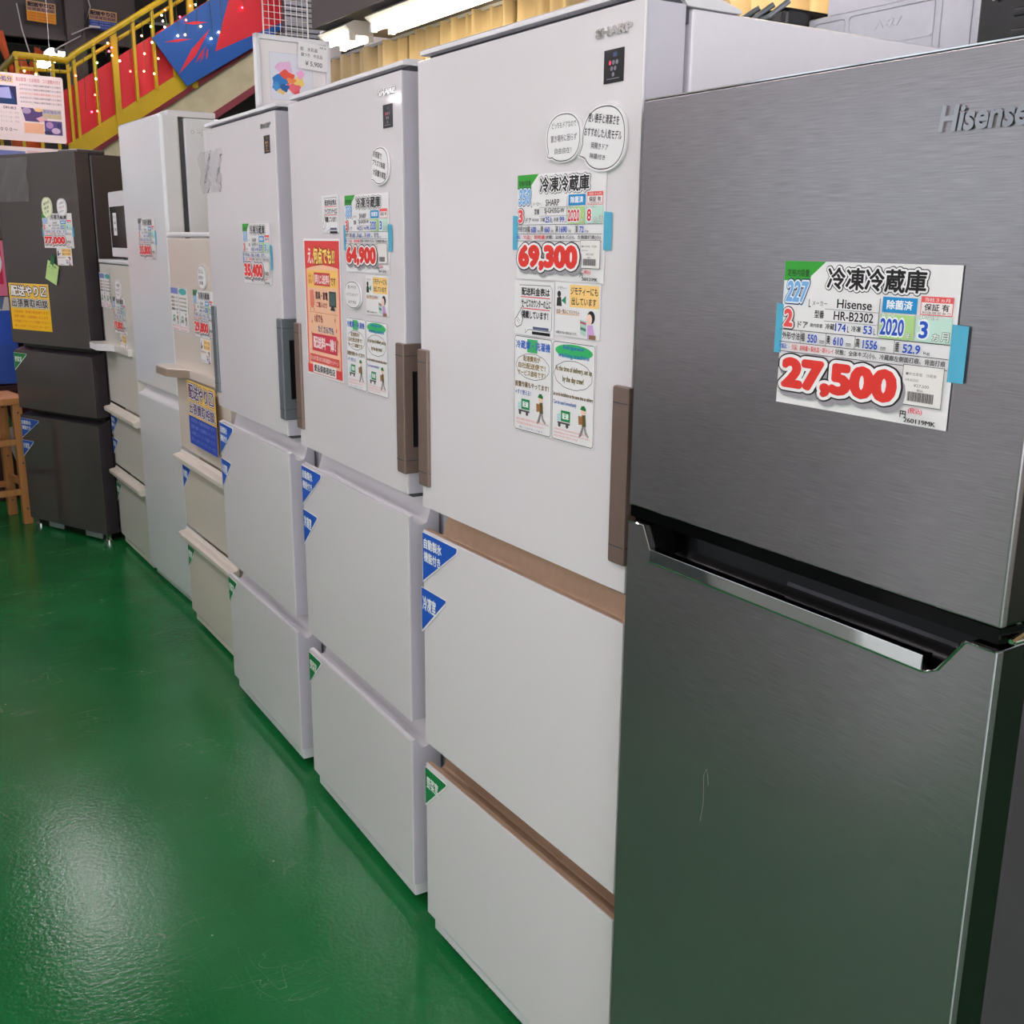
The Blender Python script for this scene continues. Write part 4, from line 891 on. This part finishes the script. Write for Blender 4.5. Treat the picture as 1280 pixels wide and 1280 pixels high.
for x, y in ((-.47, .02), (-.30, .02), (-.14, .02), (-.47, .7), (-.47, 1.4), (0.0, .02)):
    b = MB(); b.box(x-.014, x+.014, y-.014, y+.014, 2.1, 3.1, M_yel); b.build('baluster', r, smooth=False)
b = MB(); b.box(-.52, .0, 0, 2.3, 1.95, 2.15, M_conc); b.build('landing', r, smooth=False)
for q in ((-.45, .1), (-.45, 2.1)): b = MB(); b.box(q[0]-.05, q[0]+.05, q[1]-.05, q[1]+.05, 0, 1.95, M_beam); b.build('post', r, smooth=False)
b = MB(); b.box(3.5, 3.7, .3, 1.0, 0, zz(5.0, -.4), M_beam); b.build('post', r, smooth=False)

# blue board with red bursts on the railing
c = Card(1700, 1500, 12, mat('blue_board', (36, 92, 170), .45), [(0, 360), (900, -260), (1700, -820), (1700, -60), (960, 420), (330, 800)])
def spike(p, q, w):
    d = Vector((q[0]-p[0], q[1]-p[1])); n_ = Vector((-d.y, d.x)).normalized()*w
    return [p, (p[0]+d.x*.45+n_.x, p[1]+d.y*.45+n_.y), q, (p[0]+d.x*.5-n_.x, p[1]+d.y*.5-n_.y)]
RB = (222, 52, 62)
c.poly([(650, 430), (870, -230), (1690, -760), (1690, -70)], RB)
for p_, q_, w in (((120, 390), (410, 330), 14), ((250, 690), (610, 210), 34), ((430, 570), (560, 380), 12), ((550, 520), (575, 400), 10), ((330, 190), (590, 150), 16), ((480, 560), (540, 440), 6)): c.poly(spike(p_, q_, w), RB)
o = c.build('star_board', 'blue board with red spiky burst hanging on the stair railing', 'sign board')
o.matrix_world = Matrix(((1, 0, 0, 2.33), (0, 0, -1, SY-.04), (0, 1, 0, 3.74), (0, 0, 0, 1))) @ Matrix.Rotation(0, 4, 'Z')
# yellow painted board further up the stairs
c = Card(700, 620, 12, mat('pale_yellow_board', (214, 196, 120), .5), [(0, 420), (560, 40), (700, 160), (640, 330), (120, 640)]); c.poly([(60, 380), (330, 210), (420, 330), (300, 470), (130, 560)], (226, 190, 50)); c.ell(330, 330, 60, 44, (150, 140, 110)).ell(480, 190, 50, 40, (140, 132, 110))
o = c.build('painted_board', 'pale yellow painted board high on the stairs, beside the soffit', 'sign board'); o.matrix_world = Matrix(((1, 0, 0, 4.22), (0, 0, -1, SY-.035), (0, 1, 0, 4.22), (0, 0, 0, 1)))

# string of coloured lights along the railing
r = tag(empty('string_lights', (1.5, SY-.05, 0)), 'string of small red, orange and white lights draped over the stair railing', 'string lights')
cols = [(255, 90, 70), (255, 150, 110), (255, 230, 200), (255, 60, 90), (255, 190, 120), (150, 230, 120)]
bm_ = [mat('bulb_%s' % n_, q, .4, emit=q, es=5.0) for n_, q in zip(('red', 'coral', 'white', 'rose', 'amber', 'green'), cols)]
wire = MB(); mw = mat('light_wire', (60, 90, 50), .5)
top = [(x-1.5, -.015, zz(x, .93)) for x in [1.0+.12*i for i in range(24)]]
wire.tube([(p[0], p[1], p[2] if p[0] > 0 else 3.05) for p in top], .004, mw, 5)
rnd = random.Random(11); nb = 0
for i in range(20):
    x = 1.05+i*.118; zt_ = zz(x, .92) if x > 1.5 else 3.04; L_ = rnd.uniform(.12, .62); k = rnd.randint(1, 4)
    wire.tube([(x-1.5, -.015, zt_), (x-1.5+rnd.uniform(-.03, .03), -.02, zt_-L_)], .003, mw, 4)
    for j in range(k):
        s = MB(); s.sphere((x-1.5+rnd.uniform(-.04, .04), -.03, zt_-L_*(j+1)/k), .0105, bm_[rnd.randint(0, 5) if rnd.random() < .8 else 2], 8, 6); s.build('bulb', r)
wire.build('wire', r)
# grey shutter and concrete pillar under the top of the stairs
b = MB(); b.box(3.98, 4.2, 10.35, 10.6, 0, 4.6, noisy(mat('pillar_concrete', (200, 196, 192), .7), nscale=5, amount=.08)); struct('trim_6', b)
b = MB(); b.box(3.60, 3.97, 10.42, 10.5, 2.6, 4.6, M_gap)
for i in range(40): b.box(3.60, 3.97, 10.405, 10.425, 2.62+i*.05, 2.655+i*.05, noisy(mat('shutter_grey', (150, 150, 156), .5), nscale=6, amount=.05) if i == 0 else MATS['shutter_grey'])
struct('trim_7', b)
# lamps beyond the stairs
lamp((3.95, 13.6, 3.62), 1.5, 'twin-tube lamp seen under the staircase, left of the picture frame', rods=True, rz=.0)
lamp((4.1, 16.2, 3.55), 1.3, 'smaller and lower of the two lamps seen under the staircase', rods=True)
lamp((1.98, 14.4, 3.58), 1.6, 'bright tube lamp beyond the landing railing, above the paper boards', rods=True, top=4.6)
lamp((-1.5, 15, 3.6), 1.3, 'unseen twin-tube lamp added in the far hall to brighten it')  # out of view, added to brighten the far hall
# two yellow and blue posters on the roof beam
def beam_poster(low, ink_, label, x, z):
    c = Card(290, 200, 2, mat('yellow_poster_paper', (244, 200, 96), .45)); c.rect(5, 5, 280, 92, (196, 150, 130)); c.text('配送やり〼', 12, 10, 262, 46, (40, 34, 40), .06); c.text('出張買取相談', 10, 62, 268, 34, (120, 90, 90), .04); c.rect(0, 104, 290, 96, low)
    for i in range(3): c.text('大型家具・家電の配送承ります', 14, 112+i*28, 256, 16, ink_, .02)
    o = c.build('poster', label, 'poster'); o.matrix_world = Matrix(((1, 0, 0, x), (0, 0, -1, 11.995), (0, 1, 0, z), (0, 0, 0, 1))) @ Matrix.Rotation(-.04, 4, 'Z')
beam_poster((246, 160, 30), (226, 120, 30), 'orange and yellow poster on the roof beam at the top left', 1.355, 3.815)
beam_poster((60, 84, 176), (140, 160, 220), 'orange and blue poster on the roof beam, right of the column', 1.985, 3.80)
# white cables crossing in front of the beam
b = MB(); b.tube([(1.66, 11.9, 3.98), (1.93, 11.9, 4.02), (1.98, 11.9, 3.8), (1.86, 11.9, 3.5), (1.62, 11.9, 3.36), (1.55, 11.9, 3.30)], .007, M_white_plast, 6)
tag(b.build('ceiling_cable'), 'pale cable sagging in front of the roof beam beside the column', 'cable')
b = MB(); b.tube([(1.76, 11.88, 3.50), (1.92, 11.88, 3.58), (2.0, 11.88, 3.60)], .007, M_white_plast, 6); b.box(1.95, 2.06, 11.86, 11.9, 3.59, 3.61, M_white_plast); tag(b.build('cable_holder'), 'short pale cable ending in a white clip below the orange and blue poster', 'cable')
b = MB(); b.tube([(1.24, 11.88, 3.75), (1.27, 11.88, 3.5), (1.36, 11.88, 3.12), (1.40, 11.88, 3.05)], .007, M_white_plast, 6); tag(b.build('hanging_cable'), 'pale cable hanging down behind the landing railing', 'cable')
# orange ornament on the landing
r = tag(empty('orange_ornament', (1.18, 11.6, 2.151)), 'orange ornament with raised arms standing behind the landing railing', 'ornament')
M_or = noisy(mat('orange_fabric', (214, 92, 40), .7), nscale=8, amount=.12)
b = MB(); b.tube([(0, 0, 0), (0, 0, .45), (0, 0, .8), (0, 0, 1.02)], [.17, .16, .12, .05], M_or, 12); b.build('body', r)
for s, q in ((-1, .26), (1, .12)): b = MB(); b.tube([(s*.06, 0, .80), (s*.12, 0, 1.0), (s*.19, 0, 1.0+q)], [.03, .03, .055], M_or, 8); b.build('arm', r)
# printed boards hung at the left over the black refrigerator
def hung_board(x0, z1, y, w, h, label, rows, cord=True):
    c = Card(w, h, 4, mat('pinkish_board', (238, 220, 222), .5), rounded(w, h, 12, 0))
    rows(c); o = c.build('information_board', label, 'notice board', 'printed boards above the black refrigerator')
    o.matrix_world = Matrix(((1, 0, 0, x0), (0, 0, -1, y), (0, 1, 0, z1), (0, 0, 0, 1))) @ Matrix.Rotation(-.02, 4, 'Z')
    if cord:
        t = MB()
        for q in (.12, .88): t.tube([(w*q/1000, -.01, .002), (w*q/1000, 4.6-z1+.01, .002)], .0012, M_white_plast, 5)
        t.build('cord', o)
def rows1(c):
    T_ = (130, 110, 126)
    c.text('遺品整理・生前整理・ゴミ屋敷片付け', 270, 20, 260, 24, (210, 140, 150), .02)
    c.rect(60, 14, 196, 44, (230, 200, 150)).text('不用品の処分', 66, 20, 184, 32, (110, 90, 160), .03)
    c.rect(110, 76, 160, 108, (60, 76, 140)).poly([(118, 100), (230, 84), (240, 150), (126, 150)], (170, 170, 220)).rect(112, 150, 154, 32, (34, 60, 104)).poly([(230, 78), (268, 78), (268, 182)], (44, 40, 84))
    for i in range(5): c.text('お片付けのご相談は無料見積りから受付', 290, 56+i*25, 240, 13, T_ if i != 2 else (220, 120, 120), .01)
    c.text('【料金】', 190, 196, 70, 16, T_, .03)
    for i in range(3): c.text('作業員二名　軽トラック一台　半日', 60, 226+i*26, 214, 12, (170, 150, 160))
    c.text('￥１０，０００～', 60, 322, 200, 22, T_, .03)
    c.poly([(290, 196), (360, 196), (372, 214), (420, 206), (470, 220), (420, 262), (390, 276), (310, 276)], (92, 72, 124)); c.ell(320, 214, 26, 18, (176, 150, 186)).ell(390, 204, 24, 12, (240, 196, 140)).poly([(372, 256), (440, 226), (440, 262), (400, 278)], (226, 170, 180))
    c.rect(412, 196, 112, 56, (196, 186, 180)).text('買取強化中', 416, 200, 104, 22, (130, 120, 180), .02).text('家電高価', 416, 226, 104, 22, (206, 180, 110), .02)
    c.rect(300, 284, 116, 62, (238, 192, 152)).rect(306, 290, 102, 50, (240, 180, 150))
    c.rect(420, 264, 104, 84, (96, 80, 140)).ell(450, 290, 22, 20, (180, 140, 190)).ell(486, 322, 26, 18, (206, 180, 210)).ell(440, 336, 24, 12, (60, 56, 96)).ell(506, 290, 14, 20, (70, 66, 110))
def rows2(c):
    c.rect(120, 26, 170, 110, (116, 126, 186)).rect(300, 20, 200, 26, (226, 190, 196))
    for i in range(4): c.text('お気軽にお問い合わせください', 310, 60+i*30, 190, 16, (150, 130, 140))
hung_board(.035, 2.375, 6.5, 545, 395, 'larger printed pinkish board with small photographs, hung at the left edge', rows1)
hung_board(.035, 1.945, 6.52, 545, 300, 'lower printed pinkish board, mostly hidden by the dark smoked-glass refrigerator', rows2, False)

# ------------------------------------------------------------------ left edge: stool, stacked goods
r = tag(empty('wooden_stool', (-.30, 4.66, 0), .15), 'light wooden stool with square legs at the left edge beside the dark refrigerator', 'stool')
b = MB(); b.box(-.19, .19, -.15, .15, .60, .635, M_wood, .006); b.build('seat', r)
for x in (-.14, .14):
    for y in (-.12, .12):
        b = MB(); b.box(x-.022, x+.022, y-.018, y+.018, 0, .60, M_wood, .003); lg = b.build('leg', r)
        s = MB(); n_ = 0
        for z in (.08, .31, .56):
            t = bmesh.new(); bmesh.ops.create_cone(t, cap_ends=True, segments=8, radius1=.005, radius2=.005, depth=.002); s.merge(t, M_gap, Matrix.Translation((x, y-.0185, z)) @ Matrix.Rotation(math.radians(90), 4, 'X'))
        s.build('screw', lg, smooth=False)
for y in (-.12, .12):
    for z in (.15, .40): b = MB(); b.box(-.14, .14, y-.01, y+.01, z, z+.03, M_wood, .002); b.build('rung', r)
for x in (-.14, .14): b = MB(); b.box(x-.01, x+.01, -.12, .12, .19, .22, M_wood, .002); b.build('rung', r)
M_mar = noisy(mat('maroon_veneer', (58, 20, 24), .4), nscale=4, amount=.15)
r = tag(empty('display_cabinet', (-.95, 5.12, 0)), 'dark maroon display cabinet with a raised back shelf, behind the stool at the left edge', 'cabinet')
b = MB(); b.box(0, 1.0, .02, .45, 0, .62, M_mar, .004); b.build('body', r)
b = MB(); b.box(0, 1.0, .42, .45, .62, 1.36, M_mar, .003); b.build('back_panel', r)
b = MB(); b.box(0, 1.0, .10, .45, 1.36, 1.385, M_mar, .003); b.build('shelf', r)
for x in (0, .98): b = MB(); b.box(x, x+.02, .10, .42, .62, 1.36, M_mar, .002); b.build('side_panel', r)
for x in (.01, .505): b = MB(); b.box(x, x+.485, 0, .02, .05, .60, M_mar, .003); dd = b.build('door', r); k_ = MB(); k_.sphere((x+(.45 if x < .1 else .04), -.012, .4), .014, M_alu); k_.build('knob', dd)
M_blue = noisy(mat('blue_card', (30, 74, 170), .5), nscale=6, amount=.06)
c = Card(440, 455, 6, M_blue); c.rect(0, 0, 440, 70, (214, 208, 204)).rect(16, 10, 60, 44, (60, 110, 180)).poly([(330, 0), (400, 0), (380, 70)], (90, 110, 150)).rect(350, 70, 90, 180, (44, 84, 190))
o = c.build('blue_sign', 'blue board with a white band leaning on the cabinet beside the dark refrigerator', 'sign board')
o.matrix_world = Matrix.Translation((-.46, 5.20, 1.082)) @ Matrix.Rotation(math.radians(86), 4, 'X')
b = MB(); b.box(-.026, .026, -.01, .01, 0, 1.05, M_white_plast, .003); b.box(-.0265, .0265, -.0105, .0105, .42, .50, mat('plank_green', (70, 120, 84), .5)); b.box(-.0265, .0265, -.0105, .0105, .74, .81, MATS['plank_green'])
o = tag(b.build('leaning_plank'), 'white plank with green bands leaning in front of the blue board', 'plank'); o.location = (-.02, 5.04, .008); o.rotation_euler = (0, math.radians(-15), 0)
c = Card(460, 285, 5, mat('pink_board', (232, 120, 150), .5)); c.rect(14, 14, 432, 210, (206, 40, 84)).ell(400, 110, 46, 80, (226, 232, 240)).ell(410, 116, 26, 54, (60, 130, 200)).text('セール', 120, 232, 240, 40, (250, 240, 244), .03)
o = c.build('pink_sign', 'pink and crimson sign on the cabinet shelf at the far left', 'sign board'); o.matrix_world = Matrix(((1, 0, 0, -.50), (0, 0, -1, 5.215), (0, 1, 0, 1.372), (0, 0, 0, 1)))
for i, (col, nm) in enumerate((((200, 60, 80), 'red'), ((226, 214, 190), 'cream'), ((60, 110, 170), 'blue'), ((230, 190, 80), 'yellow'), ((214, 206, 210), 'white'), ((90, 150, 90), 'green'), ((226, 130, 150), 'pink'), ((120, 80, 60), 'brown'))):
    b = MB(); b.box(0, .21, 0, .18, 0, .165, noisy(mat('packet_'+nm, col, .45), nscale=9, amount=.12), .006); b.box(.02, .19, -.001, .002, .04, .12, M_paper)
    o = tag(b.build('goods_box'), nm+' carton of goods stacked on the maroon cabinet at the left edge', 'carton', 'cartons on the maroon cabinet'); o.location = (-.50+(i % 2)*.23, 5.30, 1.3855+(i//2)*.1655)

# ------------------------------------------------------------------ unseen guesses across the aisle, placed for the doors to reflect
def washer(x, y, m, label, group=None):
    r = tag(empty('unseen_washer', (x, y, 0)), label, 'washing machine', group)
    b = MB(); b.box(-.29, .29, -.29, .29, .02, .92, m, .02, 3); b.prism([(.29, .90), (.29, .94), (-.16, 1.0), (-.29, 1.04), (-.29, .90)], 'y', -.29, .29, m, .006); b.build('body', r)
    b = MB(); b.prism([(-.12, .998), (-.12, 1.002), (.26, .952), (.26, .944)], 'y', -.24, .24, M_smoke, .001); b.build('lid', r)
    for sx in (-.22, .22):
        for sy in (-.22, .22): f = MB(); f.cyl((sx, sy, 0), .025, .022, M_black, 10); f.build('foot', r)
def tall_unit(x, y, h):
    r = tag(empty('refrigerator', (x, y, 0)), 'plain white refrigerator across the aisle, unseen and placed as a guess for reflections', 'refrigerator', 'white refrigerators across the aisle')
    b = MB(); b.box(-.33, .27, -.3, .3, .03, h, M_white_side, .01); b.build('body', r)
    for za, zb in ((.06, .62), (.64, h-.01)): b = MB(); b.box(.275, .33, -.3, .3, za, zb, M_cool, .01, 3); b.build('door', r)
    for sx in (-.25, .22):
        for sy in (-.22, .22): f = MB(); f.cyl((sx, sy, 0), .02, .032, M_black, 10); f.build('foot', r)
washer(-1.54, .84, M_white_plast, 'white washing machine across the aisle, unseen and placed as a guess for reflections', 'white washing machines across the aisle')
washer(-1.54, 1.46, M_slate, 'grey washing machine across the aisle, unseen and placed as a guess for reflections')
for y in (2.08, 2.70): washer(-1.54, y, M_white_plast, 'white washing machine across the aisle, unseen and placed as a guess for reflections', 'white washing machines across the aisle')
for y in (3.36, 4.0, 4.64): tall_unit(-1.60, y, 1.62)
